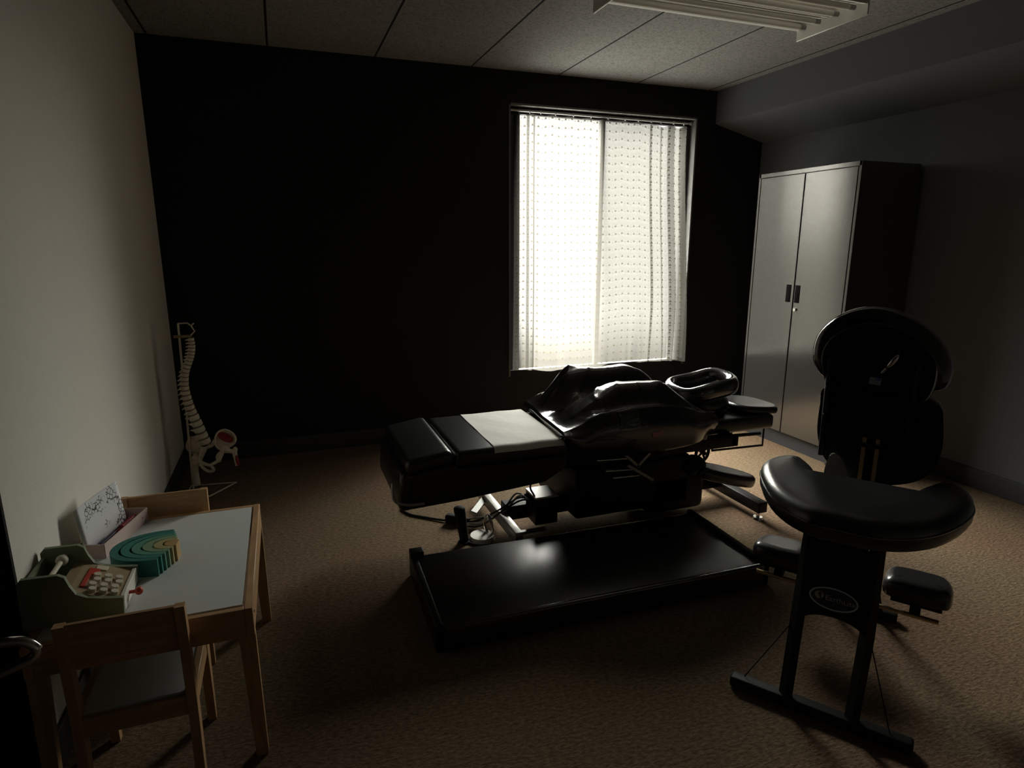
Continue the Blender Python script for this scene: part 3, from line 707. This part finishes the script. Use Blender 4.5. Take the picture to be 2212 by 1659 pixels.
b = MB(); b.box((0.0, 0.06, 0.515), (0.15, 0.05, 0.03), bev=0.004); b.build('seat_bracket', M['steel'], mc)
# main beam, front legs, far foot
b = MB(); b.tube([(0.012, 0.02, 0.50), (0.012, 0.30, 0.50), (0.012, 0.55, 0.52)], 0.026, 4); b.build('main_beam', M['blackmetal'], mc)
for s_ in (-1, 1):
    b = MB(); b.tube([(0.05 * s_ + .012, 0.18, 0.50), (0.075 * s_ + .012, 0.50, 0.18), (0.085 * s_ + .012, 0.66, 0.03)], 0.018, 4); b.build('front_leg', M['blackmetal'], mc)
b = MB(); b.box((0.012, 0.67, 0.020), (0.30, 0.04, 0.034), bev=0.008); b.build('front_foot', M['blackmetal'], mc)
# knee pads on a brass coloured rod
b = MB(); b.cyl((-0.280, 0.405, 0.190), (0.270, 0.402, 0.188), 0.0075); b.build('knee_rod', M['brass'], mc)
for cx_, n_ in ((-0.205, 1), (0.205, 1)):
    b = MB(); b.pad(outline([(-0.095, -0.05), (-0.06, -0.085), (0.06, -0.085), (0.09, -0.05), (0.088, 0.045), (0.055, 0.085), (-0.05, 0.085), (-0.09, 0.05)], 5), 0, 0.066, 0.028, rot=(R(-8), 0, 0), origin=(cx_, 0.455, 0.232)); kp = b.build('knee_pad', M['vinyl'], mc)
    b = MB(); b.box((cx_, 0.460, 0.224), (0.14, 0.11, 0.012), bev=0.002); b.box((cx_, 0.43, 0.207), (0.03, 0.07, 0.024), bev=0.003); b.build('knee_board', M['blackmetal'], kp)
# chest support posts, board and pad
for x in (-0.006, 0.034):
    b = MB(); b.box((x, 0.545, 0.60), (0.012, 0.012, 0.22)); b.build('chest_post', M['brass'], mc)
for z in (0.545, 0.685):
    b = MB(); b.box((0.014, 0.545, z), (0.085, 0.022, 0.014)); b.build('post_clamp', M['blackmetal'], mc)
co = outline([(-0.155, 0.80), (-0.14, 0.865), (0.0, 0.875), (0.17, 0.855), (0.205, 0.78), (0.205, 0.66), (0.15, 0.58), (0.02, 0.545), (-0.10, 0.585), (-0.15, 0.68)], 6)
b = MB(); b.prism([(x, z) for x, z in co], 0.555, 0.575, axis='y'); b.build('chest_board', M['blackmetal'], mc, smooth=30)
b = MB(); b.pad([(x, -z) for x, z in co], 0, 0.085, 0.04, rot=(R(-90), 0, 0), origin=(0, 0.575, 0)); b.build('chest_pad', M['leather'], mc)
b = MB(); b.box((0.0, 0.545, 0.855), (0.285, 0.018, 0.018), rot=(0, R(5), 0), bev=0.003); b.build('cross_bar', M['blackmetal'], mc)
for s_, x in ((-1, -0.135), (1, 0.115)):
    b = MB(); b.tube([(x, 0.555, 0.62), (x, 0.545, 0.80), (x * 1.02, 0.55, 0.97)], 0.010, 8); b.build('pad_upright', M['blackmetal'], mc)
# arched upper pad
ao_ = [(-0.200, 0.955), (-0.190, 1.045), (-0.125, 1.115), (-0.03, 1.145), (0.07, 1.12), (0.155, 1.06), (0.205, 0.975), (0.195, 0.895), (0.13, 0.885), (0.10, 0.965), (0.0, 1.005), (-0.08, 0.975), (-0.115, 0.895), (-0.165, 0.895)]
ao = outline(ao_, 6)
b = MB(); b.pad([(x, -z) for x, z in ao], 0, 0.105, 0.045, rot=(R(-90), 0, 0), origin=(0, 0.575, 0), rb=0.02); ap = b.build('arch_pad', M['leather'], mc)
bo_ = outline([(-0.165, 0.965), (-0.145, 1.03), (-0.09, 1.075), (-0.02, 1.095), (0.06, 1.075), (0.125, 1.03), (0.165, 0.965), (0.155, 0.87), (0.10, 0.85), (-0.10, 0.86), (-0.145, 0.89)], 6)
b = MB(); b.prism(bo_, 0.553, 0.575, axis='y'); b.build('arch_board', M['blackmetal'], mc, smooth=30)
b = MB(); b.tube([(x, 0.552, z) for x, z in bo_], 0.003, 6, closed=True); b.build('board_edge', M['leather'], mc)
b = MB(); b.box((0.002, 0.5495, 0.904), (0.034, 0.004, 0.024), rot=(0, R(4), 0)); lb = b.build('care_label', M['label'], mc, label='small grey and violet printed label')
b = MB(); b.box((0.010, 0.5468, 0.911), (0.014, 0.002, 0.007)); b.build('label_print', M['violet'], lb)
b = MB(); b.ell((0.045, 0.533, 0.978), (0.0105, 0.012, 0.028), rot=(0, R(32), 0)); b.cyl((0.030, 0.54, 0.953), (0.018, 0.548, 0.935), 0.0055); b.build('tension_knob', M['chrome'], mc)
b = MB(); b.tube([(-0.132, 0.55, 0.805), (-0.136, 0.545, 0.775)], 0.003, 8); b.ell((-0.137, 0.542, 0.772), (0.006, 0.005, 0.006)); b.build('zip_pull', M['chrome'], mc)
# grey rounded guard plate and strap cables
b = MB(); b.prism(outline([(-0.095, 0.50), (-0.112, 0.57), (-0.095, 0.645), (-0.055, 0.62), (-0.035, 0.55), (-0.04, 0.50)], 5), 0.50, 0.512, axis='y'); b.build('guard_plate', M['grey'], mc)
for pts in ([(-0.075, 0.0, 0.30), (-0.205, 0.008, 0.036)], [(0.108, 0.0, 0.30), (0.185, 0.0, 0.036)]):
    b = MB(); b.tube(pts, 0.0016, 6); b.build('brace_cable', M['rubber'], mc)
for x in (-0.05, 0.085):
    b = MB(); b.cyl((x, -0.012, 0.52), (x, 0.03, 0.52), 0.011); b.build('pivot_bolt', M['blackmetal'], mc)

# ------------------------------------------------------------------ children's table
KX0, KX1, KY0, KY1, KZ = -0.615, -0.142, 1.56, 2.23, 0.45
kcx, kcy = (KX0 + KX1) / 2, (KY0 + KY1) / 2
kt = thing('kids_table', 'small pine children\'s table with a white inset top by the light wall', 'table', (kcx, kcy, 0))
K = lambda x, y, z: (x - kcx, y - kcy, z)
b = MB(); b.box(K(kcx, kcy, KZ - 0.008), (KX1 - KX0 - 0.03, KY1 - KY0 - 0.03, 0.010)); b.build('table_top', M['topwhite'], kt, smooth=0)
for x in (KX0, KX1):
    b = MB(); b.box(K(x, kcy, KZ - 0.0435), (0.020, KY1 - KY0 + 0.02, 0.080), bev=0.002, seg=1); b.build('side_rail', M['pine_y'], kt)
for y in (KY0, KY1):
    b = MB(); b.box(K(kcx, y, KZ - 0.0435), (KX1 - KX0 - 0.02, 0.018, 0.079), bev=0.002, seg=1); b.build('end_rail', M['pine_x'], kt)
for x in (KX0, KX1):
    for y in (KY0, KY1):
        sx_ = 1 if x == KX1 else -1; sy_ = 1 if y == KY1 else -1
        m_ = MB(); m_.prism([(-0.030, KZ - 0.078), (-0.016, 0.0), (0.014, 0.0), (0.0105, KZ - 0.078)], -0.012, 0.012, axis='y', origin=K(x, y - 0.012 * sy_, 0), rot=(0, 0, 0 if sx_ > 0 else math.pi))
        m_.build('leg', M['pine_z'], kt)
        q = MB(); q.cyl(K(x + 0.010 * sx_, y - 0.02 * sy_, KZ - 0.03), K(x + 0.0125 * sx_, y - 0.02 * sy_, KZ - 0.03), 0.004); q.build('screw', M['chrome'], kt)

def kid_chair(name, label, x, y, rz):
    c = thing(name, label, 'chair', (x, y, 0), rz, "small pine children's chairs")
    W = 0.121
    for s_ in (-1, 1):
        m_ = MB()
        prof = [(-0.012, 0.0), (0.016, 0.0), (0.034, 0.20), (0.034, 0.29), (0.012, 0.515), (-0.010, 0.515), (0.0, 0.29), (0.0, 0.20)]
        m_.prism(prof, -0.011, 0.011, axis='x', origin=(s_ * W, 0, 0)); m_.build('back_leg', M['pine_z'], c, smooth=0)
        m_ = MB(); m_.prism([(0.240, 0.0), (0.262, 0.0), (0.272, 0.27), (0.230, 0.27)], -0.011, 0.011, axis='x', origin=(s_ * W, 0, 0)); m_.build('front_leg', M['pine_z'], c, smooth=0)
        m_ = MB(); m_.box((s_ * W, 0.14, 0.248), (0.018, 0.23, 0.050), bev=0.002, seg=1); m_.build('side_rail', M['pine_y'], c)
    m_ = MB(); m_.box((0, 0.006, 0.463), (2 * W + 0.020, 0.014, 0.105), rot=(R(5.5), 0, 0), bev=0.003, seg=1); m_.build('backrest', M['pine_x'], c)
    for yy, zz in ((0.012, 0.238), (0.258, 0.245)):
        m_ = MB(); m_.box((0, yy, zz), (2 * W - 0.018, 0.014, 0.052), bev=0.002, seg=1); m_.build('cross_rail', M['pine_x'], c)
    m_ = MB(); m_.box((0, 0.145, 0.266), (2 * W - 0.016, 0.25, 0.008)); m_.build('seat', M['topwhite'], c, smooth=0)
    return c
kid_chair('kids_chair', "pine children's chair pushed under the near end of the small table", -0.405, 1.505, 0)
kid_chair('kids_chair.001', "pine children's chair at the far end of the small table, only its backrest showing", -0.43, 2.275, math.pi)

# ------------------------------------------------------------------ toy cash register
rg = thing('toy_cash_register', 'sage green wooden toy cash register with white keys on the small table', 'toy', (-0.534, 1.715, KZ - 0.0025))
prof = [(-0.095, 0.0), (0.095, 0.0), (0.098, 0.042), (0.060, 0.048), (0.030, 0.056), (0.010, 0.068), (0.0, 0.090), (-0.006, 0.112), (-0.018, 0.120), (-0.085, 0.122), (-0.093, 0.112)]
for y in (-0.074, 0.074):
    m_ = MB(); m_.prism(prof, -0.005, 0.005, axis='y', origin=(0, y, 0)); m_.build('side_panel', M['sage'], rg, smooth=0)
m_ = MB(); m_.prism([(-0.03, 0.010), (0.088, 0.010), (0.088, 0.036), (-0.008, 0.072), (-0.03, 0.074)], -0.069, 0.069, axis='y'); m_.build('key_panel', M['natural'], rg, smooth=0)
m_ = MB(); m_.box((-0.088, 0, 0.055), (0.008, 0.138, 0.09)); m_.build('back_panel', M['sage'], rg, smooth=0)
m_ = MB(); m_.box((0.092, 0, 0.021), (0.008, 0.136, 0.037), bev=0.001, seg=1); dr = m_.build('drawer', M['white'], rg)
m_ = MB(); m_.cyl((0.096, -0.02, 0.022), (0.112, -0.02, 0.022), 0.004); m_.ell((0.116, -0.02, 0.022), (0.009, 0.010, 0.010)); m_.build('drawer_knob', M['redwood'], dr, label='round red drawer knob')
slope = math.atan2(0.036, 0.096)
def on_panel(x, y, h=0.0):
    z = 0.036 + (0.088 - x) * 0.375
    return (x, y, z + h)
for i in range(4):
    for j in range(3 if i == 3 else 3):
        m_ = MB(); c_ = on_panel(0.074 - 0.021 * j - (0.004 if i % 2 else 0), -0.052 + 0.0215 * i)
        m_.cyl(c_, (c_[0] + 0.003, c_[1], c_[2] + 0.008), 0.0085, 0.0078, 14); m_.build('key', M['cream'], rg)
m_ = MB(); m_.box(on_panel(0.030, 0.052, 0.001), (0.024, 0.020, 0.004), rot=(0, slope, 0), bev=0.001, seg=1); m_.build('side_key', M['cream'], rg)
for x, y, dx, dy in ((0.012, -0.012, 0.010, 0.060), (0.018, 0.030, 0.022, 0.030)):
    m_ = MB(); m_.box(on_panel(x, y, 0.0015), (dx, dy, 0.004), rot=(0, slope, 0), bev=0.001, seg=1); m_.build('red_key', M['redwood'], rg)
m_ = MB(); m_.cyl((-0.045, -0.069, 0.098), (-0.045, 0.069, 0.098), 0.0055); m_.ell((-0.045, 0.045, 0.098), (0.013, 0.014, 0.013)); m_.build('paper_spindle', M['cream'], rg)

rg.scale = (1.1, 1.1, 1.08)

# ------------------------------------------------------------------ nested wooden rainbow (each arch lifts out)
teals = [((0.012, 0.17, 0.145), 'outermost deep teal arch of the nested wooden rainbow on the small table'),
         ((0.025, 0.22, 0.18), 'second teal arch, just inside the deep teal outer arch of the wooden rainbow'),
         ((0.09, 0.29, 0.21), 'third arch in from the rim of the wooden rainbow, pale sea green'),
         ((0.22, 0.34, 0.20), 'fourth arch in from the rim of the wooden rainbow, light yellowish green'),
         ((0.42, 0.37, 0.17), 'fifth arch in from the rim of the wooden rainbow, muted straw yellow'),
         ((0.50, 0.31, 0.13), 'innermost solid ochre piece of the nested wooden rainbow')]
rb_rot = R(85)
for k, (c_, lab) in enumerate(teals):
    mt = mat('rainbow_paint_%s' % lab.split()[0], c_, 0.55, var=0.08)
    o_a, o_b = 0.096 - 0.0155 * k, 0.142 - 0.0215 * k
    i_a, i_b = o_a - 0.0150, o_b - 0.0208
    n = 24
    out = [(o_a * math.cos(math.pi * t_ / n), o_b * math.sin(math.pi * t_ / n) ** 0.8) for t_ in range(n + 1)]
    if k < 5: out += [(i_a * math.cos(math.pi * t_ / n), i_b * math.sin(math.pi * t_ / n) ** 0.8) for t_ in range(n, -1, -1)]
    m_ = MB(); m_.prism(out, 0, 0.050, axis='z'); o = m_.build('rainbow_arch', mt, smooth=30)
    o.location = (-0.372 + 0.006 * k, 1.900, KZ - 0.0025); o.rotation_euler = (0, 0, rb_rot)
    tag(o, lab, 'toy', 'nested arches of the wooden rainbow')

# ------------------------------------------------------------------ pencil box with colouring sheets and crayons
bx = thing('storage_box', 'long pale pink open box of crayons against the light wall on the small table', 'box', (-0.545, 2.105, KZ - 0.0025), R(-15))
hx, hy, hz = 0.036, 0.130, 0.044
m_ = MB(); m_.box((0, 0, 0.002), (2 * hx, 2 * hy, 0.004)); m_.build('box_bottom', M['pinkbox'], bx, smooth=0)
for s_ in (-1, 1):
    m_ = MB(); m_.box((s_ * hx, 0, hz / 2), (0.003, 2 * hy, hz)); m_.build('box_side', M['pinkbox'], bx, smooth=0)
    m_ = MB(); m_.box((0, s_ * hy, hz / 2), (2 * hx, 0.003, hz)); m_.build('box_end', M['pinkbox'], bx, smooth=0)
ca, sa = math.cos(R(-15)), math.sin(R(-15))
def in_box(x, y, z): return (-0.545 + ca * x - sa * y, 2.105 + sa * x + ca * y, KZ - 0.0025 + z)
crs = [((0.02, 0.02, 0.10), 'dark blue'), ((0.03, 0.02, 0.06), 'blackish violet'), ((0.05, 0.015, 0.09), 'purple'), ((0.02, 0.03, 0.05), 'navy grey'),
       ((0.25, 0.01, 0.03), 'crimson'), ((0.32, 0.02, 0.04), 'bright red'), ((0.22, 0.01, 0.06), 'magenta red'), ((0.30, 0.03, 0.02), 'scarlet')]
for k, (c_, nm) in enumerate(crs):
    mt = mat('crayon_' + nm.replace(' ', '_'), c_, 0.5)
    o = thing('crayon', '%s crayon lying in the pale pink box, %s' % (nm, 'near end' if k < 4 else 'far end'), 'crayon', in_box(-0.008 + 0.0125 * (k % 4), (-0.062 if k < 4 else 0.048) + 0.012 * ((k * 7) % 3), 0.0110 + (0.0135 if k % 2 else 0)), R(-15) + R((k * 5) % 7 - 3), 'crayons in the pale pink box')
    m_ = MB(); m_.cyl((0, -0.046, 0), (0, 0.036, 0), 0.0068, seg=12); m_.build('barrel', mt, o)
    m_ = MB(); m_.cyl((0, 0.036, 0), (0, 0.048, 0), 0.0055, 0.0018, seg=10); m_.build('tip', mt, o)

def doodle_mat():
    m = bpy.data.materials.new('colouring_page_print'); m.use_nodes = True
    n = m.node_tree.nodes; L = m.node_tree.links; p = n['Principled BSDF']; p.inputs['Roughness'].default_value = 0.8
    t = n.new('ShaderNodeTexCoord'); v = n.new('ShaderNodeTexVoronoi'); v.feature = 'DISTANCE_TO_EDGE'; v.inputs['Scale'].default_value = 75
    nz = n.new('ShaderNodeTexNoise'); nz.inputs['Scale'].default_value = 17
    L.new(t.outputs['Object'], v.inputs['Vector']); L.new(t.outputs['Object'], nz.inputs['Vector'])
    line = math_node(n, L, 'LESS_THAN', v.outputs['Distance'], 0.07)
    spot = math_node(n, L, 'GREATER_THAN', nz.outputs['Fac'], 0.54)
    mxn = n.new('ShaderNodeMix'); mxn.data_type = 'RGBA'
    mxn.inputs['A'].default_value = (0.70, 0.70, 0.72, 1); mxn.inputs['B'].default_value = (0.05, 0.05, 0.06, 1)
    L.new(math_node(n, L, 'MULTIPLY', line, spot), mxn.inputs['Factor']); L.new(mxn.outputs['Result'], p.inputs['Base Color'])
    return m
M['doodle'] = doodle_mat()
for k, lab in enumerate(('front white colouring sheet with black line drawings standing in the pale pink box', 'rear white colouring sheet leaning behind the front one, against the wall')):
    m_ = MB()
    off = -0.015 - 0.004 * k
    def sp_(u, v, off=off, k=k):
        y = -0.122 + 0.222 * u - 0.004 * k; z = 0.006 + v * (0.145 - 0.005 * k)
        x = off - v * 0.017 - 0.006 * math.sin(u * 3.1) * v - 0.001 * k * v
        return Vector((x, y, z))
    m_.grid(sp_, 16, 12); o = m_.build('colouring_sheet', M['doodle'] if k == 0 else M['paper'], smooth=180)
    md = o.modifiers.new('paper_thickness', 'SOLIDIFY'); md.thickness = 0.0008
    o.location = (-0.545, 2.105, KZ - 0.0025); o.rotation_euler = (0, 0, R(-15)); tag(o, lab, 'paper', 'colouring sheets in the pink box')

# ------------------------------------------------------------------ spine model on its stand
SX, SYY = -0.47, 3.62
sm = thing('spine_model', 'life-size ivory spine and pelvis model hanging on a wire stand in the corner', 'anatomical model', (SX, SYY, 0))
P_ = lambda x, z, y=0.0: (x - SX, y, z)
b = MB(); b.tube([P_(-0.565, 0.008, 0.10), P_(-0.33, 0.008, 0.07), P_(-0.455, 0.008, -0.10), P_(-0.575, 0.008, -0.07)], 0.0045, 8, closed=True); b.build('stand_base', M['bone'], sm)
b = MB(); b.tube([P_(-0.545, 0.008, 0.02), P_(-0.54, 0.30, 0.03), P_(-0.530, 0.70, 0.03), P_(-0.526, 0.935, 0.03)], 0.0055, 8)
b.tube([P_(-0.526, 0.935, 0.03), P_(-0.480, 0.938, 0.015), P_(-0.462, 0.925, 0.0), P_(-0.447, 0.938, -0.01)], 0.004, 8); b.tube([P_(-0.462, 0.925), P_(-0.448, 0.895), P_(-0.468, 0.875)], 0.0035, 8); b.build('stand_rod', M['bone'], sm)
b = MB(); b.box(P_(-0.510, 0.868, 0.02), (0.085, 0.014, 0.014), bev=0.003); b.build('neck_clamp', M['natural'], sm)
spn = [(-0.470, 0.862), (-0.468, 0.83), (-0.471, 0.80), (-0.480, 0.765), (-0.497, 0.725), (-0.512, 0.69), (-0.521, 0.655), (-0.526, 0.615), (-0.526, 0.575), (-0.521, 0.53), (-0.512, 0.48), (-0.499, 0.435), (-0.486, 0.39), (-0.474, 0.345), (-0.463, 0.305), (-0.455, 0.275)]
C3 = catmull([Vector((x, 0, z)) for x, z in spn], 8)
tot = [0]
for a_, b_ in zip(C3, C3[1:]): tot.append(tot[-1] + (b_ - a_).length)
def at_len(s_):
    for i in range(len(tot) - 1):
        if tot[i + 1] >= s_:
            t_ = (s_ - tot[i]) / max(1e-6, tot[i + 1] - tot[i]); p = C3[i].lerp(C3[i + 1], t_); return p, (C3[i + 1] - C3[i]).normalized()
    return C3[-1], (C3[-1] - C3[-2]).normalized()
hts = [0.75] * 7 + [0.9 + 0.03 * i for i in range(12)] + [1.45, 1.5, 1.55, 1.55, 1.5]
scale_ = tot[-1] / sum(hts); pos = 0
for i, h_ in enumerate(hts):
    hh = h_ * scale_; p, d = at_len(pos + hh / 2); pos += hh
    wdt = 0.016 + 0.0135 * (i / 23) ** 1.2
    ang = math.atan2(d.x, -d.z)
    rot = (0, -ang, 0); m_ = MB()
    c_ = Vector(P_(p.x, p.z))
    m_.cyl(c_ - Vector((math.sin(ang), 0, -math.cos(ang))) * hh * 0.36, c_ + Vector((math.sin(ang), 0, -math.cos(ang))) * hh * 0.36, wdt, wdt, 14)
    # spinous process towards the wall, transverse processes to the sides
    bx_ = Vector((-1, 0, -0.35 if 7 <= i < 19 else -0.12)).normalized()
    m_.cyl(c_ + Vector((-wdt * 0.7, 0, 0)), c_ + bx_ * (wdt + 0.013 + 0.004 * (i > 18)), 0.0055, 0.0028, 8)
    for s_ in (-1, 1):
        m_.cyl(c_ + Vector((-wdt * 0.5, 0, 0)), c_ + Vector((-wdt * 0.9, s_ * (wdt + 0.018), 0.003)), 0.0045, 0.003, 8)
    v_ = m_.build('vertebra', M['bone'], sm, smooth=50)
    q = MB(); e_ = c_ + Vector((math.sin(ang), 0, -math.cos(ang))) * hh * 0.43
    q.cyl(e_ - Vector((math.sin(ang), 0, -math.cos(ang))) * hh * 0.09, e_ + Vector((math.sin(ang), 0, -math.cos(ang))) * hh * 0.09, wdt * 0.82, seg=12); q.build('spinal_disc', M['disc'], v_, smooth=50)
# sacrum and pelvis
b = MB(); b.grid(lambda u, v: Vector(P_(-0.458 - 0.045 * v * v - 0.012 * math.sin(v * 3), 0.275 - 0.12 * v, (0.045 * (1 - v) + 0.008) * math.cos(2 * math.pi * u))) + Vector((0.022 * (1 - 0.7 * v) * math.sin(2 * math.pi * u), 0, 0)), 20, 12, cu=True); b.build('sacrum', M['bone'], sm)
def hip(side, cx_, cz_, dx):
    """blade of the ilium, sitting plate, pubic loop; side -1 = wall side"""
    m_ = MB()
    if side < 0:
        rim = [(-0.535, 0.305), (-0.556, 0.268), (-0.552, 0.235), (-0.52, 0.205), (-0.49, 0.198), (-0.478, 0.235), (-0.492, 0.275), (-0.512, 0.300)]
        y0 = 0.03
    else:
        rim = [(-0.405, 0.300), (-0.388, 0.338), (-0.352, 0.352), (-0.318, 0.332), (-0.303, 0.300), (-0.312, 0.270), (-0.345, 0.250), (-0.372, 0.235), (-0.402, 0.262)]
        y0 = 0.0
    rim = outline(rim, 5); n = len(rim)
    mx_ = sum(p[0] for p in rim) / n; mz_ = sum(p[1] for p in rim) / n
    m_.grid(lambda u, v: Vector(P_(mx_ + (rim[int(round(u * n)) % n][0] - mx_) * v, mz_ + (rim[int(round(u * n)) % n][1] - mz_) * v, y0 - 0.022 * v * v * (1 if side > 0 else -1))), n, 5, cu=True)
    m_.tube([P_(x, z, y0 - 0.022 * (1 if side > 0 else -1)) for x, z in rim], 0.0055, 8, closed=True)
    return m_, rim, (mx_, mz_, y0)
m_, rim, mid = hip(-1, 0, 0, 0)
m_.tube([P_(-0.515, 0.215, 0.03), P_(-0.50, 0.185, 0.0), P_(-0.465, 0.170, -0.03), P_(-0.435, 0.165, -0.05)], [0.012, 0.011, 0.009, 0.008], 10, smooth=5)
m_.tube([P_(-0.505, 0.195, 0.0), P_(-0.485, 0.150, -0.01), P_(-0.455, 0.128, -0.03), P_(-0.425, 0.135, -0.045), P_(-0.435, 0.165, -0.05)], 0.008, 10, smooth=5)
m_.ell(P_(-0.512, 0.200, 0.0), (0.022, 0.022, 0.022))
hl = m_.build('hip_bone', M['bone'], sm)
m_, rim, mid = hip(1, 0, 0, 0)
m_.tube([P_(-0.36, 0.250, -0.02), P_(-0.378, 0.225, -0.03), P_(-0.395, 0.190, -0.045), P_(-0.435, 0.168, -0.05)], [0.016, 0.013, 0.010, 0.008], 10, smooth=5)
m_.tube([P_(-0.375, 0.230, 0.0), P_(-0.405, 0.200, 0.0), P_(-0.40, 0.175, -0.02), P_(-0.39, 0.185, -0.04)], 0.008, 10, smooth=5)
m_.ell(P_(-0.362, 0.242, -0.015), (0.024, 0.024, 0.026)); m_.tube([P_(-0.41, 0.285, 0.01), P_(-0.43, 0.262, 0.01), P_(-0.45, 0.258, 0.0)], 0.012, 10, smooth=4)
hr = m_.build('hip_bone', M['bone'], sm)
q = MB(); q.grid(lambda u, v: Vector(P_(-0.352 + (0.036 * math.cos(2 * math.pi * u) - 0.010 * math.sin(2 * math.pi * u)) * v, 0.308 + (0.030 * math.sin(2 * math.pi * u) - 0.010 * math.cos(2 * math.pi * u)) * v, -0.018 - 0.006 * v)), 24, 4, cu=True); q.build('muscle_patch', M['redpaint'], hr, smooth=180, label='dark red painted muscle area')
# thigh bone stubs
m_ = MB(); m_.ell(P_(-0.515, 0.178, 0.0), (0.024, 0.024, 0.024)); m_.tube([P_(-0.520, 0.175, 0.0), P_(-0.524, 0.13, 0.0), P_(-0.522, 0.05, 0.0)], [0.022, 0.018, 0.019], 12, smooth=4); m_.build('thigh_bone', M['bone'], sm)
m_ = MB(); m_.tube([P_(-0.355, 0.235, -0.02), P_(-0.335, 0.225, -0.02), P_(-0.312, 0.222, -0.02)], [0.016, 0.012, 0.014], 10, smooth=4); m_.ell(P_(-0.310, 0.232, -0.02), (0.012, 0.014, 0.016)); m_.tube([P_(-0.316, 0.222, -0.02), P_(-0.312, 0.18, -0.02), P_(-0.308, 0.14, -0.02)], [0.014, 0.011, 0.011], 10, smooth=4); fm = m_.build('thigh_bone', M['bone'], sm)
q = MB(); q.ell(P_(-0.305, 0.172, -0.028), (0.009, 0.008, 0.034), rot=(0, R(-6), 0)); q.build('muscle_patch', M['redpaint'], fm, label='dark red painted muscle area')

# ------------------------------------------------------------------ guest chair at the left edge
gc = thing('guest_chair', 'black chair with chrome tube arms at the far left edge beside the small pine chair', 'chair', (-0.82, 1.20, 0), 0)
G = lambda x, y, z: (x + 0.82, y - 1.20, z)
for y in (0.86, 1.27):
    b = MB(); b.tube([G(-1.02, y, 0.62), G(-0.80, y, 0.625), G(-0.60, y, 0.628), G(-0.515, y, 0.630), G(-0.485, y, 0.612), G(-0.490, y, 0.592), G(-0.53, y, 0.575), G(-0.60, y, 0.548), G(-0.74, y, 0.46), G(-0.62, y, 0.20), G(-0.58, y, 0.03), G(-0.64, y, 0.012), G(-1.05, y, 0.012)], 0.0095, 10, smooth=7); fr = b.build('arm_frame', M['chrome'], gc)
    b = MB(); b.box(G(-0.70, y, 0.637), (0.30, 0.034, 0.014), bev=0.006); b.build('arm_pad', M['rubber'], fr)
b = MB(); b.box(G(-0.82, 1.065, 0.43), (0.42, 0.37, 0.06), bev=0.02); b.build('seat', M['vinyl'], gc)
b = MB(); b.box(G(-1.03, 1.065, 0.66), (0.05, 0.37, 0.40), rot=(0, R(-8), 0), bev=0.02); b.build('backrest', M['vinyl'], gc)
